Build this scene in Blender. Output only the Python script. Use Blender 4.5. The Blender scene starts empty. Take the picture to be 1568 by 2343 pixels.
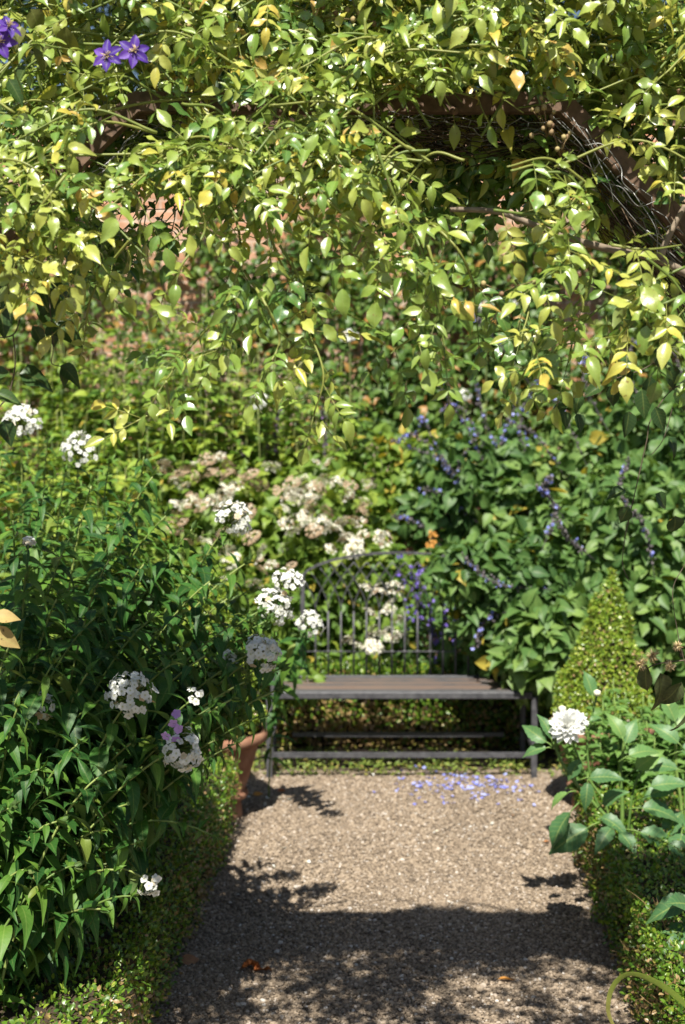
import bpy, math, random
import numpy as np
from math import sin, cos, pi, radians

RNG = np.random.default_rng(7)
random.seed(7)
SC = bpy.context.scene
COL = SC.collection
nrm = lambda v: v / (np.linalg.norm(v, axis=-1, keepdims=True) + 1e-9)
A = lambda *v: np.array(v, dtype=float)

# ------------------------------------------------------------------ camera, sky, sun, exposure
CAM = A(0, 0, 1.85)
FPX, CX, CY, HOR = 3200.0, 784.0, 1171.0, 930.0      # a 1568 x 2342 measuring frame
PITCH = math.atan((CY - HOR) / FPX)
FW = A(0, cos(PITCH), -sin(PITCH)); UPV = A(0, sin(PITCH), cos(PITCH))
cd = bpy.data.cameras.new('camera'); cam = bpy.data.objects.new('camera', cd); COL.objects.link(cam)
cam.location = CAM; cam.rotation_euler = (pi / 2 - PITCH, 0, 0)
cd.sensor_fit = 'HORIZONTAL'; cd.sensor_width = 15.7; cd.lens = 15.7 * FPX / 1568
cd.clip_start = 0.05; cd.clip_end = 400
cd.dof.use_dof = True; cd.dof.focus_distance = 3.35; cd.dof.aperture_fstop = 2.3; cd.dof.aperture_blades = 7
SC.camera = cam

SUN_EL, SUN_AZ = radians(56), radians(-7)            # azimuth of the sun seen from behind the camera: minus = over the left shoulder
SUN = A(sin(SUN_AZ) * cos(SUN_EL), -cos(SUN_AZ) * cos(SUN_EL), sin(SUN_EL))   # towards the sun
w = bpy.data.worlds.new('World'); SC.world = w; w.use_nodes = True
wn = w.node_tree.nodes; wl = w.node_tree.links
bg = wn['Background']; sky = wn.new('ShaderNodeTexSky'); sky.sky_type = 'NISHITA'; sky.sun_disc = False
sky.sun_elevation = SUN_EL; sky.sun_rotation = math.atan2(SUN[0], SUN[1])
wl.new(sky.outputs[0], bg.inputs[0]); bg.inputs[1].default_value = 0.052
ld = bpy.data.lights.new('sun', 'SUN'); ld.energy = 5.0; ld.angle = radians(0.5); ld.color = (1, .95, .86)
lo = bpy.data.objects.new('sun', ld); COL.objects.link(lo); lo.location = (0, -10, 20)
from mathutils import Vector
lo.rotation_euler = Vector(-SUN).to_track_quat('-Z', 'Y').to_euler()
SC.view_settings.view_transform = 'Standard'; SC.view_settings.look = 'None'
SC.view_settings.exposure = 0.82; SC.view_settings.gamma = 1
SC.render.engine = 'CYCLES'
SC.cycles.max_bounces = 7; SC.cycles.diffuse_bounces = 3; SC.cycles.glossy_bounces = 2; SC.cycles.transmission_bounces = 4
SC.cycles.use_denoising = True


def P(px, py, Y):
    """the point at distance Y in front of the camera that a pixel of the measuring frame looks at"""
    d = FW + (px - CX) / FPX * A(1, 0, 0) + (CY - py) / FPX * UPV
    return CAM + d * (Y / d[1])


def proj(p):
    v = np.asarray(p) - CAM
    dep = v @ FW
    return CX + FPX * v[..., 0] / dep, CY - FPX * (v @ UPV) / dep


# ------------------------------------------------------------------ mesh helpers
class MB:
    def __init__(s): s.V = []; s.Q = []; s.T = []; s.R = []; s.L = []; s.n = 0
    def add(s, V, Q=None, T=None, rnd=0.5, lc=None):
        V = np.asarray(V, float)
        if Q is not None and len(Q): s.Q.append(np.asarray(Q, np.int64) + s.n)
        if T is not None and len(T): s.T.append(np.asarray(T, np.int64) + s.n)
        s.V.append(V); s.R.append(np.broadcast_to(np.asarray(rnd, float), (len(V),)).copy())
        s.L.append(np.zeros((len(V), 3)) if lc is None else lc); s.n += len(V)
    def mesh(s, name, origin, smooth=True):
        me = bpy.data.meshes.new(name)
        V = np.concatenate(s.V) - origin
        Q = np.concatenate(s.Q) if s.Q else np.zeros((0, 4), np.int64)
        T = np.concatenate(s.T) if s.T else np.zeros((0, 3), np.int64)
        me.vertices.add(len(V)); me.vertices.foreach_set('co', V.astype(np.float32).ravel())
        loops = np.concatenate([Q.ravel(), T.ravel()]).astype(np.int32)
        me.loops.add(len(loops)); me.loops.foreach_set('vertex_index', loops)
        nf = len(Q) + len(T); me.polygons.add(nf)
        st = np.concatenate([np.arange(len(Q)) * 4, len(Q) * 4 + np.arange(len(T)) * 3]).astype(np.int32)
        me.polygons.foreach_set('loop_start', st)
        me.polygons.foreach_set('use_smooth', np.full(nf, smooth))
        a = me.attributes.new('rnd', 'FLOAT', 'POINT'); a.data.foreach_set('value', np.concatenate(s.R).astype(np.float32))
        a = me.attributes.new('lc', 'FLOAT_VECTOR', 'POINT'); a.data.foreach_set('vector', np.concatenate(s.L).astype(np.float32).ravel())
        me.update(calc_edges=True); me.validate()
        return me


ORG = {}
def thing(name, label, cat, loc=(0, 0, 0), group=None):
    o = bpy.data.objects.new(name, None); COL.objects.link(o)
    o.location = loc; o.empty_display_size = .1; o['label'] = label; o['category'] = cat
    if group: o['group'] = group
    ORG[o.name] = A(*loc); return o


def obj(name, mb, mat, parent=None, loc=None, smooth=True):
    """one mesh object; vertices are given in world space"""
    if mb.n == 0: return None
    org = ORG[parent.name] if parent else (A(*loc) if loc is not None else A(0, 0, 0))
    o = bpy.data.objects.new(name, mb.mesh(name, org, smooth)); COL.objects.link(o)
    o.data.materials.append(mat)
    if parent: o.parent = parent
    else: o.location = org
    ORG[o.name] = org; return o


def tag(o, label=None, cat=None, group=None, kind=None):
    for k, v in (('label', label), ('category', cat), ('group', group), ('kind', kind)):
        if v: o[k] = v
    return o


def inst(name, me, parent, pos, rot=(0, 0, 0), sc=1.0):
    """a copy that shares a mesh, placed at a world position under its thing"""
    o = bpy.data.objects.new(name, me); COL.objects.link(o)
    o.parent = parent; o.location = np.asarray(pos) - (ORG[parent.name] if parent else 0)
    o.rotation_euler = rot; o.scale = (sc,) * 3
    return o


def tube(mb, pts, rad, sides=5, rnd=.5):
    pts = np.asarray(pts, float); n = len(pts)
    rad = np.broadcast_to(np.asarray(rad, float), (n,))
    t = nrm(np.gradient(pts, axis=0))
    ref = A(0, 0, 1) if abs(t[0][2]) < .9 else A(1, 0, 0)
    u = nrm(np.cross(t[0], ref)); U = []
    for k in range(n):
        u = nrm(u - t[k] * (u @ t[k])); U.append(u)
    U = np.array(U); W = np.cross(t, U)
    ang = np.arange(sides) * 2 * pi / sides
    V = pts[:, None, :] + rad[:, None, None] * (np.cos(ang)[None, :, None] * U[:, None, :] + np.sin(ang)[None, :, None] * W[:, None, :])
    i = np.arange(n - 1)[:, None] * sides; j = np.arange(sides)[None, :]; j2 = (j + 1) % sides
    Q = np.stack([i + j, i + j2, i + sides + j2, i + sides + j], -1).reshape(-1, 4)
    lc = np.zeros((n, sides, 3)); lc[:, :, 1] = np.linspace(0, 1, n)[:, None]; lc[:, :, 0] = .5
    T = [(0, k + 1, k) for k in range(1, sides - 1)] + [((n - 1) * sides, (n - 1) * sides + k, (n - 1) * sides + k + 1) for k in range(1, sides - 1)]
    mb.add(V.reshape(-1, 3), Q, T, rnd, lc.reshape(-1, 3))


def curve(pts, n=12):
    """Catmull-Rom through the points"""
    p = np.asarray(pts, float)
    if len(p) == 2: return p[0] + (p[1] - p[0]) * np.linspace(0, 1, n)[:, None]
    q = np.vstack([2 * p[0] - p[1], p, 2 * p[-1] - p[-2]]); out = []
    for s in np.linspace(0, len(p) - 1 - 1e-6, n):
        k = int(s); t = s - k; a, b, c, d = q[k:k + 4]
        out.append(.5 * (2 * b + (c - a) * t + (2 * a - 5 * b + 4 * c - d) * t * t + (3 * b - a - 3 * c + d) * t ** 3))
    return np.array(out)


def bez(a, b, c, d, n=14):
    t = np.linspace(0, 1, n)[:, None]
    return a * (1 - t) ** 3 + 3 * b * t * (1 - t) ** 2 + 3 * c * t * t * (1 - t) + d * t ** 3


def box(mb, lo, hi, rnd=.5, bev=0.0):
    lo = A(*lo); hi = A(*hi)
    if bev <= 0:
        V = np.array([[(lo, hi)[i][0], (lo, hi)[j][1], (lo, hi)[k][2]] for i in (0, 1) for j in (0, 1) for k in (0, 1)])
        mb.add(V, [(0, 1, 3, 2), (4, 6, 7, 5), (0, 4, 5, 1), (2, 3, 7, 6), (0, 2, 6, 4), (1, 5, 7, 3)], rnd=rnd); return
    # bevelled: three nested inset corner sets
    c = (lo + hi) / 2; h = (hi - lo) / 2; V = []; idx = {}
    for i in (-1, 1):
        for j in (-1, 1):
            for k in (-1, 1):
                s = A(i, j, k)
                for ax in range(3):
                    q = h - bev; q = q.copy(); q[ax] = h[ax]
                    idx[(i, j, k, ax)] = len(V); V.append(c + s * q)
    Q = []; T = []
    for ax in range(3):
        b, d = [a for a in range(3) if a != ax]
        for s in (-1, 1):
            f = []
            for (p, q) in ((-1, -1), (1, -1), (1, 1), (-1, 1)):
                k = [0, 0, 0]; k[ax] = s; k[b] = p; k[d] = q; f.append(idx[(*k, ax)])
            Q.append(f if (s > 0) == (ax != 1) else f[::-1])
        for p in (-1, 1):
            for q in (-1, 1):
                k0 = [0, 0, 0]; k1 = [0, 0, 0]; k0[b] = k1[b] = p; k0[d] = k1[d] = q; k0[ax] = -1; k1[ax] = 1
                Q.append((idx[(*k0, b)], idx[(*k1, b)], idx[(*k1, d)], idx[(*k0, d)]))
    for i in (-1, 1):
        for j in (-1, 1):
            for k in (-1, 1): T.append([idx[(i, j, k, a)] for a in range(3)])
    mb.add(np.array(V), Q, T, rnd)


def bar(mb, a, b, w, h, up=(0, 0, 1), rnd=.5):
    """rectangular bar from a to b"""
    a = np.asarray(a, float); b = np.asarray(b, float); d = nrm(b - a); s = nrm(np.cross(d, A(*up))); u = np.cross(s, d)
    V = [p + s * (w / 2) * i + u * (h / 2) * j for p in (a, b) for (i, j) in ((-1, -1), (1, -1), (1, 1), (-1, 1))]
    mb.add(np.array(V), [(0, 3, 2, 1), (4, 5, 6, 7), (0, 1, 5, 4), (1, 2, 6, 5), (2, 3, 7, 6), (3, 0, 4, 7)], rnd=rnd)


def lathe(mb, prof, c, n=28, rnd=.5):
    ang = np.arange(n) * 2 * pi / n; V = []
    for r, z in prof: V.append(np.stack([c[0] + r * np.cos(ang), c[1] + r * np.sin(ang), np.full(n, c[2] + z)], -1))
    V = np.concatenate(V); m = len(prof)
    Q = [(i * n + j, i * n + (j + 1) % n, (i + 1) * n + (j + 1) % n, (i + 1) * n + j) for i in range(m - 1) for j in range(n)]
    mb.add(V, Q, rnd=rnd)


def ico():
    t = (1 + 5 ** .5) / 2
    V = nrm(np.array([(-1, t, 0), (1, t, 0), (-1, -t, 0), (1, -t, 0), (0, -1, t), (0, 1, t), (0, -1, -t), (0, 1, -t), (t, 0, -1), (t, 0, 1), (-t, 0, -1), (-t, 0, 1)], float))
    F = [(0, 11, 5), (0, 5, 1), (0, 1, 7), (0, 7, 10), (0, 10, 11), (1, 5, 9), (5, 11, 4), (11, 10, 2), (10, 7, 6), (7, 1, 8), (3, 9, 4), (3, 4, 2), (3, 2, 6), (3, 6, 8), (3, 8, 9), (4, 9, 5), (2, 4, 11), (6, 2, 10), (8, 6, 7), (9, 8, 1)]
    return V, np.array(F)
ICO = ico()


def ball(mb, c, r, rnd=.5, sq=(1, 1, 1)):
    V, F = ICO; mb.add(np.asarray(c) + V * r * A(*sq), None, F, rnd)


# ------------------------------------------------------------------ leaf templates
def leaf(wid=.45, rows=6, cols=5, fold=.25, curl=.3, peak=.42, tip=1.0, wave=0.0, serr=0.0, twist=0.0, stalk=0.0):
    """blade along +Y of length 1, normal +Z; lc = (across -1..1, along 0..1)"""
    V = []; L = []
    for i in range(rows + 1):
        t = i / rows
        x = t ** (math.log(.5) / math.log(peak))
        wv = wid / 2 * max(sin(pi * x), 0) ** (.85 if t < peak else tip)
        if serr: wv *= 1 + serr * (1 if i % 2 else -1)
        wv = max(wv, .008)
        for j in range(cols):
            a = -1 + 2 * j / (cols - 1)
            X = a * wv
            Z = fold * abs(X) - curl * t * t + wave * sin(t * 9 + (2 if a > 0 else 0)) * abs(a) * wid * .3
            c, s = cos(twist * t), sin(twist * t)
            V.append((X * c, stalk + t * (1 - .25 * curl * t), Z + X * s)); L.append((a, t, 0))
    Q = [(i * cols + j, i * cols + j + 1, (i + 1) * cols + j + 1, (i + 1) * cols + j) for i in range(rows) for j in range(cols - 1)]
    return np.array(V), np.array(Q), np.array(L)


class Coll:
    """collects leaf placements, then bakes them into one mesh"""
    def __init__(s): s.p = []; s.d = []; s.u = []; s.s = []; s.r = []; s.w = []
    def add(s, p, d, u, size, rnd, wid=1.0):
        s.p.append(p); s.d.append(d); s.u.append(u); s.s.append(size); s.r.append(rnd); s.w.append(wid)
    def addn(s, p, d, u, size, rnd):
        for i in range(len(p)): s.add(p[i], d[i], u[i], size[i], rnd[i])
    def bake(s, tmpls, mb=None):
        mb = mb or MB()
        if not s.p: return mb
        p = np.array(s.p); d = nrm(np.array(s.d)); u = np.array(s.u); sz = np.array(s.s); r = np.array(s.r); wd = np.array(s.w)
        x = nrm(np.cross(d, u)); z = np.cross(x, d)
        which = RNG.integers(0, len(tmpls), len(p))
        for k, (V, Q, L) in enumerate(tmpls):
            m = which == k; N = m.sum()
            if not N: continue
            W = p[m][:, None, :] + sz[m][:, None, None] * (wd[m][:, None, None] * V[None, :, 0:1] * x[m][:, None, :] + V[None, :, 1:2] * d[m][:, None, :] + V[None, :, 2:3] * z[m][:, None, :])
            n = len(V); QQ = (Q[None] + (np.arange(N) * n)[:, None, None]).reshape(-1, 4)
            mb.add(W.reshape(-1, 3), QQ, rnd=np.repeat(r[m], n), lc=np.tile(L, (N, 1)))
        return mb


LEAF_ROSE = [leaf(.46, 8, 5, .35, .25, .45, 1.05, serr=.04), leaf(.52, 8, 5, .2, .5, .45, 1.05, wave=.25, serr=.035), leaf(.42, 8, 5, .6, .1, .42, 1.0, serr=.04, twist=.4), leaf(.48, 8, 5, .45, .8, .46, 1.1, wave=.2, serr=.035, twist=-.3), leaf(.56, 8, 5, .15, .15, .48, 1.0, wave=.3, serr=.045)]
LEAF_PHLOX = [leaf(.33, 10, 5, .4, .45, .36, 1.1, wave=.2), leaf(.37, 10, 5, .3, .75, .38, 1.15, wave=.3), leaf(.32, 10, 5, .5, .3, .36, 1.1, wave=.2, twist=.5), leaf(.38, 10, 5, .3, 1.0, .4, 1.15, wave=.35, twist=-.3)]
LEAF_OVATE = [leaf(.62, 6, 5, .3, .35, .36, 1.05), leaf(.68, 6, 5, .2, .6, .36, 1.1, wave=.25), leaf(.58, 6, 5, .5, .15, .34, 1.0)]
LEAF_BOX = [leaf(.55, 3, 3, .3, .15, .5, .8), leaf(.6, 3, 3, .1, .3, .5, .8)]
LEAF_NARROW = [leaf(.2, 5, 3, .4, .3, .42, 1.1), leaf(.22, 5, 3, .3, .7, .42, 1.1)]
LEAF_DAHLIA = [leaf(.56, 12, 5, .25, .35, .42, 1.05, wave=.18, serr=.06), leaf(.5, 12, 5, .35, .6, .42, 1.0, wave=.15, serr=.07)]
LEAF_TREE = [leaf(.6, 3, 3, .3, .3, .45, .9), leaf(.5, 3, 3, .1, .5, .45, .9)]
LEAF_WITHER = [leaf(.42, 8, 5, .7, .5, .4, 1.0, wave=.6, twist=.9), leaf(.4, 8, 5, .9, .9, .4, 1.0, wave=.7, twist=-.8)]
PETAL = [leaf(.85, 4, 5, .15, .15, .62, .55), leaf(.9, 4, 5, .05, -.1, .62, .55)]
PETAL_LONG = [leaf(.42, 5, 5, .5, -.35, .6, .75), leaf(.4, 5, 5, .6, -.2, .6, .75)]
PETAL_TEPAL = [leaf(.5, 6, 5, .3, .25, .5, .9, wave=.2), leaf(.52, 6, 5, .45, .1, .5, .9, wave=.25)]


# ------------------------------------------------------------------ materials
def nodes(name):
    m = bpy.data.materials.new(name); m.use_nodes = True
    nt = m.node_tree; return m, nt, nt.nodes, nt.links, nt.nodes['Principled BSDF']


def ramp(N, stops):
    r = N.new('ShaderNodeValToRGB'); e = r.color_ramp.elements
    while len(e) > 1: e.remove(e[-1])
    e[0].position = stops[0][0]; e[0].color = (*stops[0][1], 1)
    for p, c in stops[1:]:
        q = e.new(p); q.color = (*c, 1)
    return r


def math_(N, L, op, a, b=None, clamp=False):
    m = N.new('ShaderNodeMath'); m.operation = op; m.use_clamp = clamp
    for k, v in enumerate((a, b)):
        if v is None: continue
        if hasattr(v, 'links'): L.new(v, m.inputs[k])
        else: m.inputs[k].default_value = v
    return m.outputs[0]


def mix(N, L, f, a, b, typ='MIX'):
    m = N.new('ShaderNodeMix'); m.data_type = 'RGBA'; m.blend_type = typ
    for k, v in ((0, f), (6, a), (7, b)):
        if hasattr(v, 'links'): L.new(v, m.inputs[k])
        else: m.inputs[k].default_value = v if k == 0 else (*v, 1)
    return m.outputs[2]


def leaf_mat(name, stops, rough=.4, spec=.5, trans=.3, rib=.25, spots=None, var=.25, back=None, tcol=(1.25, 1.2, .6), centre=None):
    m, nt, N, L, b = nodes(name)
    at = N.new('ShaderNodeAttribute'); at.attribute_name = 'rnd'
    lc = N.new('ShaderNodeAttribute'); lc.attribute_name = 'lc'
    tc = N.new('ShaderNodeTexCoord')
    col = ramp(N, stops); L.new(at.outputs['Fac'], col.inputs[0]); c = col.outputs[0]
    nz = N.new('ShaderNodeTexNoise'); nz.inputs['Scale'].default_value = 38; nz.inputs['Detail'].default_value = 3
    L.new(tc.outputs['Object'], nz.inputs[0])
    hv = N.new('ShaderNodeHueSaturation'); L.new(c, hv.inputs['Color'])
    L.new(math_(N, L, 'MULTIPLY_ADD', nz.outputs[0], 2 * var), hv.inputs['Value'])
    hv.inputs['Value'].links[0].from_node.inputs[2].default_value = 1 - var
    c = hv.outputs[0]
    sep = N.new('ShaderNodeSeparateXYZ'); L.new(lc.outputs['Vector'], sep.inputs[0])
    if rib:
        ab = math_(N, L, 'ABSOLUTE', sep.outputs[0])
        mr = math_(N, L, 'SUBTRACT', 1, math_(N, L, 'MULTIPLY', ab, 9), True)
        sv = math_(N, L, 'SINE', math_(N, L, 'MULTIPLY', math_(N, L, 'SUBTRACT', sep.outputs[1], math_(N, L, 'MULTIPLY', ab, .16)), 52))
        sv = math_(N, L, 'MULTIPLY', math_(N, L, 'GREATER_THAN', sv, .8), .25)
        c = mix(N, L, math_(N, L, 'MULTIPLY', math_(N, L, 'ADD', mr, sv), rib), c, (.35, .42, .12))
    if centre:
        c = mix(N, L, math_(N, L, 'MULTIPLY', math_(N, L, 'SUBTRACT', .3, sep.outputs[1], True), 4, True), c, centre)
    if spots:
        n2 = N.new('ShaderNodeTexNoise'); n2.inputs['Scale'].default_value = 95; n2.inputs['Detail'].default_value = 2
        L.new(tc.outputs['Object'], n2.inputs[0])
        f = math_(N, L, 'MULTIPLY', math_(N, L, 'SUBTRACT', n2.outputs[0], .66), 14, True)
        c = mix(N, L, math_(N, L, 'MULTIPLY', f, .8), c, spots)
    if back:
        ge = N.new('ShaderNodeNewGeometry'); c = mix(N, L, ge.outputs['Backfacing'], c, mix(N, L, .55, c, back))
    L.new(c, b.inputs['Base Color'])
    b.inputs['Roughness'].default_value = rough; b.inputs['Specular IOR Level'].default_value = spec
    bp = N.new('ShaderNodeBump'); bp.inputs['Strength'].default_value = .25; bp.inputs['Distance'].default_value = .002
    nb = N.new('ShaderNodeTexNoise'); nb.inputs['Scale'].default_value = 130; L.new(tc.outputs['Object'], nb.inputs[0])
    L.new(nb.outputs[0], bp.inputs['Height']); L.new(bp.outputs[0], b.inputs['Normal'])
    tr = N.new('ShaderNodeBsdfTranslucent'); L.new(mix(N, L, 1, c, tcol, 'MULTIPLY'), tr.inputs[0])
    ms = N.new('ShaderNodeMixShader'); ms.inputs[0].default_value = trans
    L.new(b.outputs[0], ms.inputs[1]); L.new(tr.outputs[0], ms.inputs[2])
    L.new(ms.outputs[0], N['Material Output'].inputs[0])
    return m


def plain(name, c1, c2, rough=.6, scale=20, spec=.4, bump=.3, metal=0, dist=.004, det=5):
    m, nt, N, L, b = nodes(name)
    tc = N.new('ShaderNodeTexCoord'); nz = N.new('ShaderNodeTexNoise'); nz.inputs['Scale'].default_value = scale; nz.inputs['Detail'].default_value = det
    L.new(tc.outputs['Object'], nz.inputs[0])
    at = N.new('ShaderNodeAttribute'); at.attribute_name = 'rnd'
    f = math_(N, L, 'ADD', nz.outputs[0], math_(N, L, 'MULTIPLY', math_(N, L, 'SUBTRACT', at.outputs['Fac'], .5), .8))
    r = ramp(N, [(.3, c1), (.7, c2)]); L.new(f, r.inputs[0]); L.new(r.outputs[0], b.inputs['Base Color'])
    b.inputs['Roughness'].default_value = rough; b.inputs['Specular IOR Level'].default_value = spec; b.inputs['Metallic'].default_value = metal
    bp = N.new('ShaderNodeBump'); bp.inputs['Strength'].default_value = bump; bp.inputs['Distance'].default_value = dist
    L.new(nz.outputs[0], bp.inputs['Height']); L.new(bp.outputs[0], b.inputs['Normal'])
    return m


M = {}
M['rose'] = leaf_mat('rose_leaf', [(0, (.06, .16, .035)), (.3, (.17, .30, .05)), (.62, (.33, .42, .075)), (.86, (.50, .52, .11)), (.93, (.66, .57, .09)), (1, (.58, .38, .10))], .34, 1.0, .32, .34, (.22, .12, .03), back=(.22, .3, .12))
M['rose_stem'] = plain('rose_stem', (.12, .17, .03), (.24, .26, .06), .45, 30)
M['old_stem'] = plain('old_stem', (.10, .075, .05), (.27, .21, .15), .8, 40, bump=.6)
M['dead'] = plain('dead_twigs', (.05, .035, .022), (.13, .09, .055), .9, 30)
M['clem'] = leaf_mat('clematis_leaf', [(0, (.025, .06, .02)), (.7, (.05, .10, .025)), (1, (.16, .16, .04))], .4, .4, .22, .25, (.07, .05, .02))
M['clem_dry'] = leaf_mat('withered_leaf', [(0, (.07, .09, .035)), (.6, (.12, .13, .05)), (1, (.5, .36, .14))], .6, .3, .2, .3, (.1, .07, .03))
M['purple'] = leaf_mat('purple_tepal', [(0, (.07, .025, .28)), (1, (.16, .06, .42))], .5, .3, .25, .3, tcol=(1.2, .8, 1.3))
M['phlox'] = leaf_mat('phlox_leaf', [(0, (.018, .075, .016)), (.5, (.045, .14, .022)), (.85, (.12, .24, .03)), (.95, (.25, .24, .05)), (1, (.35, .2, .07))], .5, .35, .3, .26, back=(.12, .17, .08))
M['phlox_stem'] = plain('phlox_stem', (.12, .19, .04), (.24, .30, .08), .5, 20)
M['white'] = leaf_mat('white_petal', [(0, (.72, .73, .66)), (.7, (.86, .87, .84)), (.9, (.82, .78, .62)), (1, (.55, .38, .2))], .6, .25, .3, 0, var=.06, tcol=(1, 1, .95), centre=(.55, .55, .30))
M['lilac'] = leaf_mat('lilac_petal', [(0, (.36, .22, .60)), (1, (.68, .42, .76))], .6, .25, .3, 0, var=.1, tcol=(1, .9, 1.1))
M['calyx'] = leaf_mat('calyx', [(0, (.08, .14, .03)), (.8, (.2, .26, .06)), (1, (.25, .15, .07))], .6, .3, .25, 0)
M['box'] = leaf_mat('box_leaf', [(0, (.05, .12, .015)), (.45, (.12, .23, .022)), (.75, (.28, .37, .04)), (.88, (.44, .46, .08)), (.93, (.30, .20, .085)), (1, (.42, .29, .14))], .34, .55, .28, 0)
M['box_core'] = plain('box_twigs', (.018, .014, .008), (.07, .05, .028), .95, 40, bump=.8, dist=.02)
M['twig'] = plain('dry_twig', (.20, .14, .07), (.40, .30, .17), .8, 30)
M['salvia'] = leaf_mat('salvia_leaf', [(0, (.04, .11, .03)), (.5, (.105, .205, .05)), (.9, (.21, .32, .08)), (1, (.42, .34, .05))], .5, .4, .32, .3)
M['salvia_stem'] = plain('salvia_stem', (.05, .06, .035), (.14, .15, .07), .7, 20)
M['dark_calyx'] = plain('dark_calyx', (.05, .045, .045), (.16, .14, .14), .7, 30)
M['blue'] = leaf_mat('blue_floret', [(0, (.22, .24, .70)), (1, (.46, .51, .90))], .5, .3, .3, 0, var=.1, tcol=(1, 1, 1.2))
M['violet'] = leaf_mat('violet_floret', [(0, (.17, .11, .50)), (1, (.36, .28, .72))], .5, .3, .3, 0, var=.1, tcol=(1, 1, 1.2))
M['hydr'] = leaf_mat('hydrangea_leaf', [(0, (.07, .16, .025)), (.6, (.18, .28, .04)), (.92, (.30, .37, .05)), (1, (.42, .33, .05))], .5, .4, .32, .25)
M['cream'] = leaf_mat('cream_floret', [(0, (.80, .77, .62)), (.62, (.84, .81, .70)), (.72, (.52, .40, .27)), (1, (.38, .26, .16))], .7, .2, .25, 0, var=.1, tcol=(1, 1, .9))
M['herb'] = leaf_mat('herb_leaf', [(0, (.09, .20, .03)), (.55, (.23, .36, .05)), (.9, (.36, .44, .07)), (1, (.45, .34, .06))], .5, .4, .32, .15)
M['herb_stem'] = plain('herb_stem', (.10, .15, .04), (.24, .26, .08), .7, 20)
M['seed'] = leaf_mat('seed_tuft', [(0, (.22, .20, .10)), (.7, (.34, .27, .17)), (1, (.36, .24, .26))], .8, .2, .25, 0)
M['shrub'] = leaf_mat('wall_shrub_leaf', [(0, (.045, .11, .025)), (.6, (.11, .20, .035)), (.9, (.24, .29, .05)), (1, (.42, .22, .06))], .45, .45, .3, .2)
M['tree'] = leaf_mat('tree_leaf', [(0, (.025, .06, .015)), (1, (.06, .11, .02))], .5, .4, .25, 0)
M['bark'] = plain('bark', (.05, .04, .03), (.14, .11, .08), .9, 14, bump=.8, dist=.02)
M['dahlia'] = leaf_mat('dahlia_leaf', [(0, (.06, .15, .055)), (.6, (.10, .22, .075)), (1, (.19, .33, .07))], .45, .45, .28, .55, back=(.14, .2, .1))
M['dahlia_stem'] = plain('dahlia_stem', (.10, .19, .04), (.2, .30, .07), .5, 20)
M['dahlia_petal'] = leaf_mat('dahlia_petal', [(0, (.82, .83, .78)), (1, (.88, .88, .86))], .6, .25, .3, 0, var=.04, tcol=(1, 1, .95))
M['soft'] = leaf_mat('soft_leaf', [(0, (.09, .2, .04)), (1, (.19, .33, .08))], .5, .4, .35, .15)
M['bud'] = plain('flower_bud', (.42, .48, .16), (.78, .76, .55), .6, 30)
M['weed'] = leaf_mat('weed_leaf', [(0, (.10, .17, .03)), (.8, (.24, .30, .06)), (1, (.4, .3, .1))], .5, .4, .3, 0)
M['strap'] = leaf_mat('strap_leaf', [(0, (.2, .3, .04)), (1, (.36, .34, .1))], .4, .5, .3, .2)
M['fallen'] = leaf_mat('fallen_leaf', [(0, (.20, .11, .06)), (.4, (.30, .18, .10)), (.7, (.34, .10, .03)), (1, (.55, .26, .05))], .7, .3, .15, .2)
M['seedhead'] = plain('seed_head', (.42, .30, .13), (.72, .58, .33), .8, 60)
M['hip'] = plain('spent_flower', (.22, .13, .07), (.38, .30, .13), .7, 60)
M['zinc'] = plain('galvanised_wire', (.32, .32, .31), (.55, .55, .53), .45, 60, metal=.7)
M['rust'] = plain('rusty_steel', (.085, .056, .038), (.20, .125, .082), .75, 55, spec=.3, bump=.5, dist=.002, det=8)
M['iron'] = plain('bench_iron', (.045, .045, .05), (.10, .10, .105), .5, 30, spec=.5, bump=.25, dist=.002)
M['slat'] = plain('bench_slat', (.045, .045, .047), (.12, .078, .055), .5, 7, spec=.5, bump=.25, dist=.002)
M['terra'] = plain('terracotta', (.17, .068, .038), (.36, .20, .125), .9, 11, spec=.25, bump=.25, dist=.004)
M['soil'] = plain('soil', (.03, .021, .014), (.09, .065, .045), .95, 12, bump=1, dist=.03)


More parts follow.
